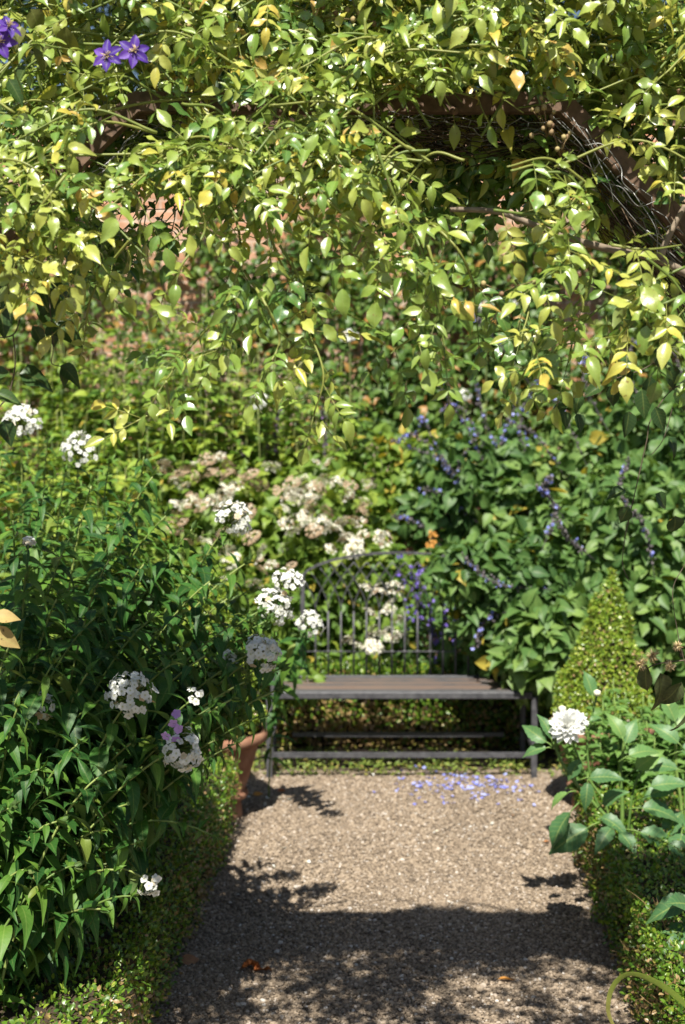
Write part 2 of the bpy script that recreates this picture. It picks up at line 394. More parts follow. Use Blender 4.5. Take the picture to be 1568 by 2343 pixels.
def wall_mat():
    m, nt, N, L, b = nodes('old_brick')
    tc = N.new('ShaderNodeTexCoord'); mp = N.new('ShaderNodeMapping'); mp.inputs['Rotation'].default_value = (pi / 2, 0, 0)
    L.new(tc.outputs['Object'], mp.inputs[0])
    br = N.new('ShaderNodeTexBrick'); br.inputs['Scale'].default_value = 1; br.inputs['Brick Width'].default_value = .225; br.inputs['Row Height'].default_value = .075
    br.inputs['Mortar Size'].default_value = .009; br.inputs['Mortar Smooth'].default_value = .3
    br.inputs['Color1'].default_value = (.50, .23, .125, 1); br.inputs['Color2'].default_value = (.56, .30, .18, 1); br.inputs['Mortar'].default_value = (.58, .44, .34, 1)
    L.new(mp.outputs[0], br.inputs[0])
    nz = N.new('ShaderNodeTexNoise'); nz.inputs['Scale'].default_value = 2.2; nz.inputs['Detail'].default_value = 6; L.new(tc.outputs['Object'], nz.inputs[0])
    f = math_(N, L, 'MULTIPLY', math_(N, L, 'SUBTRACT', nz.outputs[0], .52), 5, True)
    n3 = N.new('ShaderNodeTexNoise'); n3.inputs['Scale'].default_value = 6; n3.inputs['Detail'].default_value = 5; L.new(tc.outputs['Object'], n3.inputs[0])
    cc = mix(N, L, math_(N, L, 'MULTIPLY', f, .7), br.outputs[0], (.55, .45, .36))
    cc = mix(N, L, math_(N, L, 'MULTIPLY', math_(N, L, 'SUBTRACT', n3.outputs[0], .5), 3, True), cc, (.26, .15, .09))
    L.new(cc, b.inputs['Base Color'])
    b.inputs['Roughness'].default_value = .9
    bp = N.new('ShaderNodeBump'); bp.inputs['Strength'].default_value = .7; bp.inputs['Distance'].default_value = .01; bp.invert = True
    L.new(br.outputs['Fac'], bp.inputs['Height']); L.new(bp.outputs[0], b.inputs['Normal'])
    return m


def gravel_mat(name, base):
    m, nt, N, L, b = nodes(name)
    tc = N.new('ShaderNodeTexCoord')
    if base:
        vo = N.new('ShaderNodeTexVoronoi'); vo.inputs['Scale'].default_value = 95; L.new(tc.outputs['Object'], vo.inputs[0])
        sx = N.new('ShaderNodeSeparateColor'); L.new(vo.outputs['Color'], sx.inputs[0]); f = sx.outputs[0]
    else:
        at = N.new('ShaderNodeAttribute'); at.attribute_name = 'rnd'; f = at.outputs['Fac']
    r = ramp(N, [(0, (.11, .085, .062)), (.3, (.235, .182, .128)), (.65, (.31, .242, .172)), (.9, (.37, .295, .215)), (.97, (.48, .41, .34)), (1, (.62, .58, .52))])
    L.new(f, r.inputs[0]); c = r.outputs[0]
    nz = N.new('ShaderNodeTexNoise'); nz.inputs['Scale'].default_value = 2.3; nz.inputs['Detail'].default_value = 4; L.new(tc.outputs['Object'], nz.inputs[0])
    hv = N.new('ShaderNodeHueSaturation'); L.new(c, hv.inputs['Color'])
    L.new(math_(N, L, 'ADD', math_(N, L, 'MULTIPLY', nz.outputs[0], .5), .72), hv.inputs['Value'])
    L.new(hv.outputs[0], b.inputs['Base Color']); b.inputs['Roughness'].default_value = .85; b.inputs['Specular IOR Level'].default_value = .3
    if base:
        bp = N.new('ShaderNodeBump'); bp.inputs['Strength'].default_value = .9; bp.inputs['Distance'].default_value = .008; bp.invert = True
        L.new(vo.outputs['Distance'], bp.inputs['Height']); L.new(bp.outputs[0], b.inputs['Normal'])
    return m


M['wall'] = wall_mat(); M['coping'] = plain('coping_stone', (.30, .26, .22), (.5, .45, .38), .9, 5)
M['path'] = gravel_mat('gravel_bed', True); M['pebble'] = gravel_mat('gravel_stones', False)


def grid(mb, x0, x1, y0, y1, z, nx, ny, amp=0.0):
    xs = np.linspace(x0, x1, nx + 1); ys = np.linspace(y0, y1, ny + 1)
    X, Y = np.meshgrid(xs, ys); Z = z + amp * (np.sin(X * 5.1 + Y * 2.3) + np.sin(Y * 4.2 - X * 3.1)) * .5
    V = np.stack([X, Y, Z], -1).reshape(-1, 3); k = nx + 1
    Q = [(j * k + i, j * k + i + 1, (j + 1) * k + i + 1, (j + 1) * k + i) for j in range(ny) for i in range(nx)]
    mb.add(V, Q)


# ------------------------------------------------------------------ ground, path, gravel, wall
mb = MB(); grid(mb, -120, 120, -60, 180, -.012, 20, 20); tag(obj('ground', mb, M['soil']), kind='structure')
mb = MB(); grid(mb, -.66, 1.12, -1, 7.02, .0, 10, 60, .004); tag(obj('gravel_path', mb, M['path']), kind='structure')
mb = MB()
n = 100000
x = RNG.uniform(-.62, 1.08, n); y = 4.02 + RNG.uniform(0, 1, n) ** 1.15 * 2.98
edge = 7.0 - .12 * np.abs(np.sin(x * 7)) - RNG.uniform(0, .15, n)
keep = y < edge; x = x[keep]; y = y[keep]; n = len(x)
s = RNG.gamma(6, 1, n) / 6 * .0043; s = np.clip(s, .003, .012)
V, F = ICO
q = RNG.normal(size=(n, 3, 3)); R = np.linalg.qr(q)[0]
sc = s[:, None] * RNG.uniform(.6, 1.25, (n, 3)); 
W = np.einsum('nij,nkj->nki', R, V[None] * sc[:, None, :])
W[:, :, 2] *= .7
W += np.stack([x, y, .002 + s * .35 + RNG.uniform(0, .002, n)], -1)[:, None, :]
mb.add(W.reshape(-1, 3), None, (F[None] + (np.arange(n) * 12)[:, None, None]).reshape(-1, 3), np.repeat(RNG.uniform(0, 1, n), 12))
tag(obj('gravel', mb, M['pebble'], smooth=False), 'loose pinkish grey gravel covering the garden path', 'gravel', kind='stuff')

t = thing('brick_wall', 'tall old pinkish brick garden wall behind the planting', 'wall', (0, 10.7, 0))
mb = MB(); box(mb, (-9, 10.5, -.1), (9, 10.85, 4.0)); obj('brickwork', mb, M['wall'], t, smooth=False)
mb = MB(); box(mb, (-9, 10.44, 4.0), (9, 10.91, 4.1), bev=.02); obj('coping', mb, M['coping'], t, smooth=False)


# ------------------------------------------------------------------ plant builders
def rv(n, s=1.0): return RNG.normal(size=(n, 3)) * s


def bush_leaves(lumps, n, size, out=.7, up=.45, jit=.5, shell=.5, rnd=(0, .95), yellow=.02, front=None):
    """leaf placements on the outer shell of a set of ellipsoids"""
    c = Coll(); vol = np.array([l[1][0] * l[1][2] + l[1][1] * l[1][2] for l in lumps]); pr = vol / vol.sum()
    cnt = RNG.multinomial(n, pr)
    for (ce, ra), k in zip(lumps, cnt):
        d = nrm(rv(k)); d[:, 1] -= .35; d = nrm(d)
        r = shell + (1 - shell) * RNG.uniform(0, 1, k) ** .6
        r *= 1 + .12 * np.sin(d[:, 0] * 7 + ce[0] * 9) * np.sin(d[:, 2] * 8 + ce[1] * 5)
        p = A(*ce) + d * r[:, None] * A(*ra)
        ok = p[:, 2] > .03; p = p[ok]; d = d[ok]; k = len(p)
        u = nrm(d * out + A(0, 0, up) + SUN * .35 + rv(k, jit))
        dr = nrm(rv(k, .8) + d * .5 + A(0, 0, -.35))
        sz = RNG.uniform(*size, k) * RNG.uniform(.85, 1.1); rr = RNG.uniform(*rnd, k) * .62 + RNG.uniform(0, .36); rr[RNG.uniform(0, 1, k) < yellow] = 1
        c.addn(p, dr, u, sz, rr)
    return c


def bush(name, label, cat, base, lumps, n, size, tm, mat, stem_mat, nst=16, group=None, **kw):
    t = thing(name, label, cat, base, group)
    st = MB(); b = A(*base)
    for _ in range(nst):
        ce, ra = lumps[RNG.integers(len(lumps))]
        e = A(*ce) + nrm(rv(1)[0] + A(0, -.3, .6)) * A(*ra) * RNG.uniform(.5, .95)
        p0 = b + A(RNG.uniform(-.12, .12), RNG.uniform(-.1, .1), 0)
        tube(st, bez(p0, p0 * .6 + e * .4 + A(0, 0, .3) * .5, e * .8 + p0 * .2 + A(0, 0, .1), e, 9), np.linspace(.007, .0025, 9), 4, RNG.uniform())
    obj('stems', st, stem_mat, t)
    obj('foliage', bush_leaves(lumps, n, size, **kw).bake(tm), mat, t)
    return t


def herb(name, label, cat, base, spread, nst, h, mat, lsize=(.05, .09), lean=.12, tuft=None, tuft_mat=None, nodes_=13, pair=3, tm=None, group=None, yellow=.03, stem_mat=None):
    """clump of upright leafy stems"""
    t = thing(name, label, cat, base, group); st = MB(); c = Coll(); tf = Coll(); b = A(*base)
    for _ in range(nst):
        a = RNG.uniform(0, 2 * pi); r = RNG.uniform(0, 1) ** .5
        p0 = b + A(spread[0] * .8 * r * cos(a), spread[1] * .8 * r * sin(a), 0)
        hh = h * RNG.uniform(.72, 1.05)
        e = p0 + A(cos(a) * lean * r + RNG.normal() * .04, sin(a) * lean * r + RNG.normal() * .04, hh)
        cv = bez(p0, p0 + A(0, 0, hh * .4), e - A(RNG.normal() * .03, RNG.normal() * .03, hh * .3), e, 12)
        tube(st, cv, np.linspace(.005, .0022, 12), 4, RNG.uniform())
        for k in range(nodes_):
            s = .18 + .8 * (k + RNG.uniform(-.3, .3)) / nodes_; q = s * 11; i = int(min(q, 10)); pt = cv[i] + (cv[i + 1] - cv[i]) * (q - i)
            for j in range(pair):
                aa = RNG.uniform(0, 2 * pi); d = A(cos(aa), sin(aa), RNG.uniform(-.1, .6))
                c.add(pt, d, A(0, 0, 1) + SUN * .4 + rv(1, .35)[0], RNG.uniform(*lsize) * (1.1 - .45 * s), 1 if RNG.uniform() < yellow else RNG.uniform(0, .92))
        if tuft:
            for k in range(tuft):
                q = e + A(RNG.normal() * .045, RNG.normal() * .045, RNG.uniform(-.2, .04))
                tf.add(q, rv(1)[0] + A(0, 0, .6), rv(1)[0], RNG.uniform(.012, .026), RNG.uniform(0, 1))
    obj('stems', st, stem_mat or M['herb_stem'], t); obj('foliage', c.bake(tm or LEAF_NARROW), mat, t)
    if tuft: obj('seed_tufts', tf.bake(LEAF_BOX), tuft_mat, t)
    return t


def floret_mb(mb, c, nrmv, r, rnd, petals=5, tm=None, k=0.0):
    """flat five petalled flower facing nrmv, as placements in a Coll"""
    n = nrm(np.asarray(nrmv)); a0 = RNG.uniform(0, 2 * pi)
    x = nrm(np.cross(n, A(.3, .2, 1) if abs(n[2]) < .9 else A(1, 0, 0))); y = np.cross(n, x)
    for i in range(petals):
        a = a0 + i * 2 * pi / petals
        d = x * cos(a) + y * sin(a) + n * k
        mb.add(c + n * .0005 * i, d, n, r, rnd)


def phlox_head(parent, c, axis, R, nf, mat=None, brown=.06, name='flower_head', fr=.0112, squash=.8):
    ax = nrm(np.asarray(axis, float)); cf = Coll(); cg = Coll(); st = MB()
    made = 0
    for i in range(nf * 4):
        if made >= int(nf * 1.35): break
        d = nrm(rv(1)[0] + ax * .55)
        if d @ ax < -.35: continue
        p = c + (d * R * RNG.uniform(.75, 1.05)) * (1 if d @ ax > 0 else squash); made += 1
        floret_mb(cf, p, nrm(d + rv(1, .3)[0] + A(0, -.15, .1)), fr * RNG.uniform(.85, 1.2), RNG.uniform(.88, 1) if RNG.uniform() < brown else RNG.uniform(0, .8))
        tube(st, [c - ax * R * .3 + d * R * .2, p], .0009, 3)
    for i in range(int(nf * 1.2)):
        d = nrm(rv(1)[0] + ax * .3); p = c - ax * R * .2 + d * R * RNG.uniform(.3, .8)
        cg.add(p, d, rv(1)[0], RNG.uniform(.012, .022), RNG.uniform(0, 1))
    o = obj(name, cf.bake(PETAL), mat or M['white'], parent)
    mbg = cg.bake(LEAF_NARROW); 
    for a in zip(st.V, st.Q, st.T, st.R, st.L): pass
    g = obj('calyxes', mbg, M['calyx'], o if o else parent)
    obj('flower_stalks', st, M['calyx'], o)
    return o


def phlox(tip, base, label, head=None, group=None, sag=.0, leaf_len=(.09, .14), n=13, name='phlox', dense=1.0, mat='white', lean_ax=None, bare=.1, node_gap=.06):
    base = np.asarray(base, float); tip = np.asarray(tip, float)
    t = thing(name, label, 'flower stem' if head else 'plant stem', base, group)
    L = np.linalg.norm(tip - base); hz = tip - base; hz = hz * A(1, 1, 0)
    cv = bez(base, base + A(0, 0, L * .45) + hz * .1, tip - hz * .45 - A(0, 0, L * .12 - sag), tip, 24)
    st = MB(); tube(st, cv, np.linspace(.0048, .0026, 24), 6, RNG.uniform()); s_o = obj('stem', st, M['phlox_stem'], t)
    tan = nrm(np.gradient(cv, axis=0)); c = Coll()
    nn = int(L / node_gap); a0 = RNG.uniform(0, pi)
    for k in range(nn):
        s = bare + (1 - bare - .01) * (k + .5) / nn
        q = s * 23; i = int(min(q, 22)); p = cv[i] + (cv[i + 1] - cv[i]) * (q - i); ta = tan[i]
        x = nrm(np.cross(ta, A(.1, 1, .2))); y = np.cross(ta, x)
        if RNG.uniform() > dense: continue
        for j in range(2):
            a = a0 + k * pi / 2 + j * pi + RNG.normal() * .2
            rd = x * cos(a) + y * sin(a)
            d = nrm(rd + ta * RNG.uniform(.15, .6) - A(0, 0, .12))
            ll = RNG.uniform(*leaf_len) * (1 - .55 * max(0, (s - .72) / .28)) * (.75 + .25 * min(1, s / .4))
            r = RNG.uniform(0, .9)
            if s < .35 and RNG.uniform() < .12: r = RNG.uniform(.93, 1)
            c.add(p, d, A(0, 0, 1) + ta * .35 + SUN * .2 + rv(1, .22)[0], ll, r, RNG.uniform(.85, 1.2))
    obj('leaves', c.bake(LEAF_PHLOX), M['phlox'], t)
    if head:
        R, nf = head; R *= 1.22; nf = int(nf * 1.35); ax = lean_ax if lean_ax is not None else tan[-1]
        phlox_head(t, tip + nrm(np.asarray(ax)) * R * .35, ax, R, nf, M[mat])
    elif name == 'phlox':
        cg = Coll()
        for _ in range(7): cg.add(tip, tan[-1] + rv(1, .4)[0], rv(1)[0], RNG.uniform(.02, .045), RNG.uniform(.6, .9))
        obj('tip_leaves', cg.bake(LEAF_PHLOX), M['phlox'], t)
    return t


# ------------------------------------------------------------------ hedges and topiary
def box_points(c, p, nv, size, dead, jit=.75):
    k = len(p); u = nrm(nv + SUN * .4 + rv(k, jit)); d = nrm(rv(k, .7) + nv * .7 + A(0, 0, .3))
    r = RNG.uniform(0, .86, k) * (.65 + .35 * RNG.uniform(0, 1, k)); dm = RNG.uniform(0, 1, k) < dead; r[dm] = RNG.uniform(.9, 1, dm.sum())
    c.addn(p, d, u, RNG.uniform(*size, k), r)


def bump3(p): return np.sin(p[:, 0] * 11 + p[:, 2] * 7) * .5 + np.sin(p[:, 1] * 9.3 + p[:, 2] * 13) * .5 + np.sin(p[:, 0] * 23 - p[:, 1] * 19) * .3


def hedge(label, x0, x1, y0, y1, h, n, size=(.013, .021), dead_side=.3, dead_top=.04, twigs=90, z0=.0, faces=('top', 'x0', 'x1', 'y0'), skew=0.0):
    t = thing('box_hedge', label, 'hedge', ((x0 + x1) / 2, (y0 + y1) / 2, 0))
    core = MB(); g = .035
    nx, ny, nz = max(3, int((x1 - x0) / .05)), max(3, int((y1 - y0) / .05)), 6
    box(core, (x0 + g, y0 + g, 0), (x1 - g, y1 - g, h - g), bev=.03)
    for v_ in core.V: v_[:, 0] += skew * (v_[:, 1] - y0) / (y1 - y0)
    obj('inner_branches', core, M['box_core'], t)
    c = Coll(); ar = {'top': (x1 - x0) * (y1 - y0), 'x0': (y1 - y0) * h, 'x1': (y1 - y0) * h, 'y0': (x1 - x0) * h}
    tot = sum(ar[f] for f in faces)
    tw = MB()
    for f in faces:
        k = int(n * ar[f] / tot); a = RNG.uniform(0, 1, k); b = RNG.uniform(0, 1, k); e = RNG.uniform(-.05, .004, k)
        if f == 'top': p = np.stack([x0 + a * (x1 - x0), y0 + b * (y1 - y0), np.full(k, h)], -1); nv = A(0, 0, 1)
        elif f == 'y0': p = np.stack([x0 + a * (x1 - x0), np.full(k, y0), b * h], -1); nv = A(0, -1, 0)
        else: p = np.stack([np.full(k, x0 if f == 'x0' else x1), y0 + a * (y1 - y0), b * h], -1); nv = A(-1 if f == 'x0' else 1, 0, 0)
        p = p + nv * (e + .014 * bump3(p))[:, None] + rv(k, .004)
        # round the long top edges
        dx = np.minimum(np.abs(p[:, 0] - x0), np.abs(p[:, 0] - x1)); dz = h - p[:, 2]
        rr = .07; m = (dx < rr) & (dz < rr); off = rr - np.sqrt(np.maximum((rr - dx[m]) ** 2 + (rr - dz[m]) ** 2, 0))
        sgn = np.where(p[m, 0] < (x0 + x1) / 2, 1, -1); cut = np.maximum(-off, 0)
        p[m, 0] += sgn * cut * .7; p[m, 2] -= cut * .7
        low = np.clip(1 - p[:, 2] / h, 0, 1) if f != 'top' else np.zeros(k)
        patch = .5 + .5 * np.sin(p[:, 1] * 4.3 + p[:, 2] * 6 + p[:, 0] * 3)
        dead = (dead_top + .03 * patch) if f == 'top' else dead_side * (.25 + .9 * low) * (.4 + patch)
        keep = RNG.uniform(0, 1, k) > (0 if f == 'top' else .35 * low)
        box_points(c, p[keep], np.broadcast_to(nv, p[keep].shape), size, (dead if np.ndim(dead) == 0 else dead[keep]))
        if f != 'top':
            for i in RNG.integers(0, k, int(twigs * ar[f] / tot * 2)):
                q = p[i] - nv * .04; e2 = q + nv * RNG.uniform(.03, .07) + A(0, 0, RNG.uniform(.0, .08)) + rv(1, .02)[0]
                tube(tw, curve([q, (q + e2) / 2 + rv(1, .006)[0], e2], 5), np.linspace(.0016, .0006, 5), 3, RNG.uniform(.93, 1))
    c.bake(LEAF_BOX, tw)
    for v_ in tw.V: v_[..., 0] += skew * (v_[..., 1] - y0) / (y1 - y0)
    obj('foliage', tw, M['box'], t)
    return t


def pot_and_cone(px_c, Y, label_pot, label_cone, r=.24, lean=.0):
    x = (px_c - CX) * Y / FPX
    p = thing('terracotta_pot', label_pot, 'plant pot', (x, Y, 0), 'terracotta pots flanking the bench')
    mb = MB(); lathe(mb, [(.001, .0), (.125, 0), (.13, .01), (.122, .075), (.118, .09), (.150, .098), (.156, .112), (.150, .126), (.142, .132), (.165, .2), (.188, .28), (.205, .35)], (x, Y, 0), 36); obj('body', mb, M['terra'], p)
    mb = MB(); lathe(mb, [(.203, .35), (.232, .353), (.243, .366), (.245, .385), (.238, .400), (.222, .402), (.212, .39), (.205, .36)], (x, Y, 0), 36); obj('rim', mb, M['terra'], p)
    mb = MB(); lathe(mb, [(.21, .375), (.12, .385), (.001, .39)], (x, Y, 0), 24); obj('potting_soil', mb, M['soil'], p)
    t = thing('box_topiary', label_cone, 'topiary', (x, Y, .385), 'box cones in terracotta pots')
    mb = MB(); tube(mb, curve([(x, Y, .38), (x + lean * .1, Y, .55)], 4), .018, 7); obj('trunk', mb, M['bark'], t)
    H = .70; z0 = .42; top = A(x + lean, Y, z0 + H)
    prof = lambda s: (.245 * (1 - s) ** .92 * (1 if s > .06 else .75 + 4 * s))
    core = MB(); ss = np.linspace(0.0, .97, 12)
    ang = np.arange(20) * 2 * pi / 20; V = []
    for s in ss:
        rr = max(prof(s) - .03, .004); V.append(np.stack([x + lean * s + rr * np.cos(ang), Y + rr * np.sin(ang), np.full(20, z0 + H * s)], -1))
    core.add(np.concatenate(V), [(i * 20 + j, i * 20 + (j + 1) % 20, (i + 1) * 20 + (j + 1) % 20, (i + 1) * 20 + j) for i in range(11) for j in range(20)])
    obj('inner_branches', core, M['box_core'], t)
    c = Coll(); k = 12000; s = 1 - np.sqrt(RNG.uniform(0, 1, k)); a = RNG.uniform(0, 2 * pi, k)
    rr = np.array([prof(v) for v in s]); nv = nrm(np.stack([np.cos(a), np.sin(a), np.full(k, .34)], -1))
    p0 = np.stack([x + lean * s + rr * np.cos(a), Y + rr * np.sin(a), z0 + H * s], -1)
    p0 = p0 + nv * (RNG.uniform(-.03, .006, k) + .011 * bump3(p0 * 1.7) + .008 * np.sin(p0[:, 2] * 31 + a * 3))[:, None]
    k2 = 500; a = RNG.uniform(0, 2 * pi, k2); r2 = .23 * np.sqrt(RNG.uniform(0, 1, k2))
    box_points(c, p0, nv, (.014, .022), .06, .5)
    box_points(c, np.stack([x + r2 * np.cos(a), Y + r2 * np.sin(a), z0 + RNG.uniform(-.01, .02, k2)], -1), np.broadcast_to(A(0, 0, -1), (k2, 3)), (.013, .021), .1)
    for q in c.r[:]: pass
    c.r = [v if v > .88 else min(.875, v * .5 + .46) for v in c.r]
    obj('foliage', c.bake(LEAF_BOX), M['box'], t)


hedge('clipped box hedge along the left of the path, overhung by phlox', -1.0, -.60, 3.1, 5.98, .345, 26000, twigs=260, dead_side=.42, skew=.14)
hedge('clipped box hedge along the right of the path under the dahlia leaves', .83, 1.30, 3.2, 5.75, .345, 24000, skew=.13, twigs=260, dead_side=.34, dead_top=.08, faces=('top', 'x0', 'y0'))
hedge('low thin box hedge with browned leaves behind the iron bench', -.75, 1.5, 7.5, 7.85, .42, 20000, twigs=300, dead_side=.6, size=(.020, .034), faces=('top', 'y0'))
pot_and_cone(484, 6.2, 'terracotta pot on a foot left of the bench, half behind the hedge', 'left box cone, mostly hidden behind phlox beside the bench')
pot_and_cone(1384, 6.35, 'terracotta pot right of the bench behind the white dahlia', 'clipped yellow green box cone standing right of the bench', lean=.045)

# ------------------------------------------------------------------ bench
BX0, BX1, BY0, BY1, SH = -.365, .955, 6.86, 7.3, .415
t = thing('garden_bench', 'dark iron garden bench with arched spindle back at path end', 'bench', ((BX0 + BX1) / 2, 7.05, 0))
xc = (BX0 + BX1) / 2
for xx in (BX0, BX1):
    mb = MB(); box(mb, (xx - .015, BY0 - .012, 0), (xx + .015, BY0 + .018, SH), bev=.003); obj('leg', mb, M['iron'], t, smooth=False)
    mb = MB(); box(mb, (xx - .014, BY1 - .01, 0), (xx + .014, BY1 + .018, SH + .02), bev=.003); obj('leg', mb, M['iron'], t, smooth=False)
    mb = MB(); bar(mb, (xx, BY0 + .018, .155), (xx, BY1 - .01, .155), .02, .02); obj('side_stretcher', mb, M['iron'], t, smooth=False)
mb = MB(); bar(mb, (BX0 + .015, BY0 + .004, .118), (BX1 - .015, BY0 + .004, .118), .022, .024); obj('front_stretcher', mb, M['iron'], t, smooth=False)
mb = MB(); bar(mb, (BX0 + .1, BY1 + .004, .118), (BX1 - .1, BY1 + .004, .118), .022, .022); obj('rear_stretcher', mb, M['iron'], t, smooth=False)
mb = MB()
box(mb, (BX0 + .012, BY0 - .014, SH - .012), (BX1 - .012, BY0 + .022, SH + .022), bev=.004)
box(mb, (BX0 + .03, BY1 - .03, SH - .01), (BX1 - .03, BY1 + .004, SH + .022), bev=.004)
for xx in (BX0 + .03, BX1 - .03): box(mb, (xx - .014, BY0 + .024, SH - .012), (xx + .014, BY1 - .032, SH + .008), bev=.003)
obj('seat_frame', mb, M['iron'], t, smooth=False)
ys = np.linspace(BY0 + .05, BY1 - .06, 8)
for k, yy in enumerate(ys):
    mb = MB(); box(mb, (BX0 + .05, yy - .018, SH + .010), (BX1 - .05, yy + .018, SH + .022), rnd=[.2, .75, .9, .35, .85, .3, .55, .2][k], bev=.003); obj('slat', mb, M['slat'], t, smooth=False)
# back: posts, arch, spindles crossing into pointed arches
YB = BY1 + .012
def arch_z(u): return SH + .515 + .155 * math.sqrt(max(0, 1 - (u * .97) ** 2))     # u = -1..1 across the back
HW = .505
mb = MB()
us = np.linspace(-1, 1, 29); pts = [A(xc + u * HW, YB, arch_z(u)) for u in us]
for a, b in zip(pts[:-1], pts[1:]): bar(mb, a - (b - a) * .04, b + (b - a) * .04, .012, .022, up=(0, 1, 0))
obj('back_rail', mb, M['iron'], t, smooth=False)
for s in (-1, 1):
    mb = MB(); box(mb, (xc + s * HW - .012, YB - .012, SH + .022), (xc + s * HW + .012, YB + .012, arch_z(1) + .004), bev=.003); obj('back_post', mb, M['iron'], t, smooth=False)
mb = MB(); tube(mb, [A(xc - HW, YB, SH + .145), A(xc + HW, YB, SH + .145)], .0035, 6); obj('cross_rod', mb, M['iron'], t)
NS = 14; gap = 2 * HW / (NS + 1)
for k in range(NS):
    xs = xc - HW + gap * (k + 1); zt = SH + .36
    mb = MB(); tube(mb, [A(xs, YB, SH + .022), A(xs, YB, zt)], .0055, 8); ball(mb, (xs, YB, SH + .145), .011)
    obj('spindle', mb, M['iron'], t)
    for s in (-1, 1):
        L_ = []
        for f in np.linspace(0, 1, 12):
            xx = xs + s * gap * 2 * (1 - cos(f * pi / 2)); u = (xx - xc) / HW
            zz = zt + f * .26
            if abs(u) > 1 or zz > arch_z(u): break
            L_.append(A(xx, YB, zz))
        if len(L_) > 2:
            mb = MB(); tube(mb, L_, .003, 5); obj('curved_spindle', mb, M['iron'], t)

# ------------------------------------------------------------------ arch
ZT, XL, XR = 2.487, -.436, .462
PROF = [A(XL - .6, 0, 0), A(XL - .6, 0, ZT - .575), A(XL, 0, ZT), A(XR, 0, ZT), A(XR + .6, 0, ZT - .59), A(XR + .6, 0, 0)]


def sweep(mb, pts, w, yy, d):
    """square steel section mitred along a polyline in the x-z plane"""
    n = len(pts); rows = []
    for i in range(n):
        a = nrm(pts[i] - pts[i - 1]) if i else nrm(pts[1] - pts[0]); b = nrm(pts[i + 1] - pts[i]) if i < n - 1 else a
        m = nrm(a + b); k = A(-m[2], 0, m[0]); l = w / 2 / max(.3, nrm(a) @ m)
        o = pts[i] + A(0, yy, 0)
        rows.append([o + k * l + A(0, -d / 2, 0), o + k * l + A(0, d / 2, 0), o - k * l + A(0, d / 2, 0), o - k * l + A(0, -d / 2, 0)])
    V = np.array(rows).reshape(-1, 3)
    Q = [(i * 4 + j, i * 4 + (j + 1) % 4, (i + 1) * 4 + (j + 1) % 4, (i + 1) * 4 + j) for i in range(n - 1) for j in range(4)] + [(0, 3, 2, 1), ((n - 1) * 4, (n - 1) * 4 + 1, (n - 1) * 4 + 2, (n - 1) * 4 + 3)]
    mb.add(V, Q)


YF, YR = 3.0, 3.30
arch = thing('garden_arch', 'rusty brown steel rose arch with slanted shoulders over the path', 'arch', (.013, 3.25, 0))
for yy in (YF, YR):
    mb = MB(); sweep(mb, PROF, .040, yy, .038); obj('frame', mb, M['rust'], arch, smooth=False)
for p in PROF[1:5]:
    mb = MB(); q = p * .985 + A(0, 0, .012); bar(mb, q + A(0, YF + .02, 0), q + A(0, YR - .02, 0), .025, .025); obj('cross_bar', mb, M['rust'], arch, smooth=False)
for (px, py) in ((1410, 380), (640, 250), (1040, 252), (120, 462)):
    c = P(px, py, YF - .02); mb = MB()
    prof = [(.0095, 0), (.0093, .003), (.007, .0055), (.003, .0066), (.0002, .0068)]; ang = np.arange(14) * 2 * pi / 14; V = np.concatenate([np.stack([c[0] + r * np.cos(ang), np.full(14, YF - .019 - z), c[2] + r * np.sin(ang)], -1) for r, z in prof])
    mb.add(V, [(i * 14 + j, i * 14 + (j + 1) % 14, (i + 1) * 14 + (j + 1) % 14, (i + 1) * 14 + j) for i in range(4) for j in range(14)]); obj('bolt', mb, M['rust'], arch)


def chicken(mb, f, nu, nv, r=.0009, jit=.004):
    """hexagonal wire netting over a surface f(u, v) -> point, in units of cells"""
    def pt(i, j):
        off = .18 if (i + j) % 2 else -.18
        q = f((i * .5) / nu, (j + off) / nv)
        return q + A(*RNG.normal(size=3)) * 0
    cache = {}
    def g(i, j):
        if (i, j) not in cache: cache[(i, j)] = pt(i, j) + rv(1, jit)[0]
        return cache[(i, j)]
    for j in range(nv):
        for i in range(nu * 2):
            tube(mb, [g(i, j), g(i + 1, j)], r, 3)
            if (i + j) % 2: tube(mb, [g(i, j), g(i, j + 1)], r * 1.5, 3)


mb = MB()
cr = A(XR + .005, 0, ZT - .03); er = A(XR + .56, 0, ZT - .575)
def slope_r(u, v):
    p = cr + (er - cr) * u; s = max(0, sin(pi * min(max(v, 0), 1))) * .05
    return A(p[0] - s * .6, YF - .03 + (YR - YF) * v, p[2] - s * .7)
chicken(mb, slope_r, 16, 14)
def top_(u, v): return A(XL + (XR - XL) * u, YF - .015 + (YR - YF) * v, ZT - .03 - .04 * sin(pi * min(max(v, 0), 1)) - .012 * sin(u * 9))
chicken(mb, top_, 20, 14)
cl = A(XL - .005, 0, ZT - .03); el = A(XL - .56, 0, ZT - .57)
def slope_l(u, v):
    p = cl + (el - cl) * u; return A(p[0] + .02, YF - .02 + (YR - YF) * v, p[2] - .02)
chicken(mb, slope_l, 16, 14)
obj('wire_netting', mb, M['zinc'], arch)
mb = MB()                                            # loose strands of netting hanging over the right shoulder of the front frame
for pts in ([(1262, 262), (1330, 330), (1358, 390), (1400, 440), (1470, 520), (1560, 600)], [(1310, 268), (1352, 330), (1372, 372), (1395, 420), (1405, 462)], [(1340, 332), (1380, 330), (1420, 380), (1425, 415), (1450, 440)],
            [(1395, 420), (1425, 430), (1460, 470), (1500, 460)], [(1450, 440), (1500, 520), (1505, 580)], [(1358, 390), (1372, 372)], [(1470, 520), (1505, 540), (1550, 560)]):
    tube(mb, curve([P(a, b, YF - .030 - .008 * (k % 2)) for k, (a, b) in enumerate(pts)], 24), .0008, 4, .6)
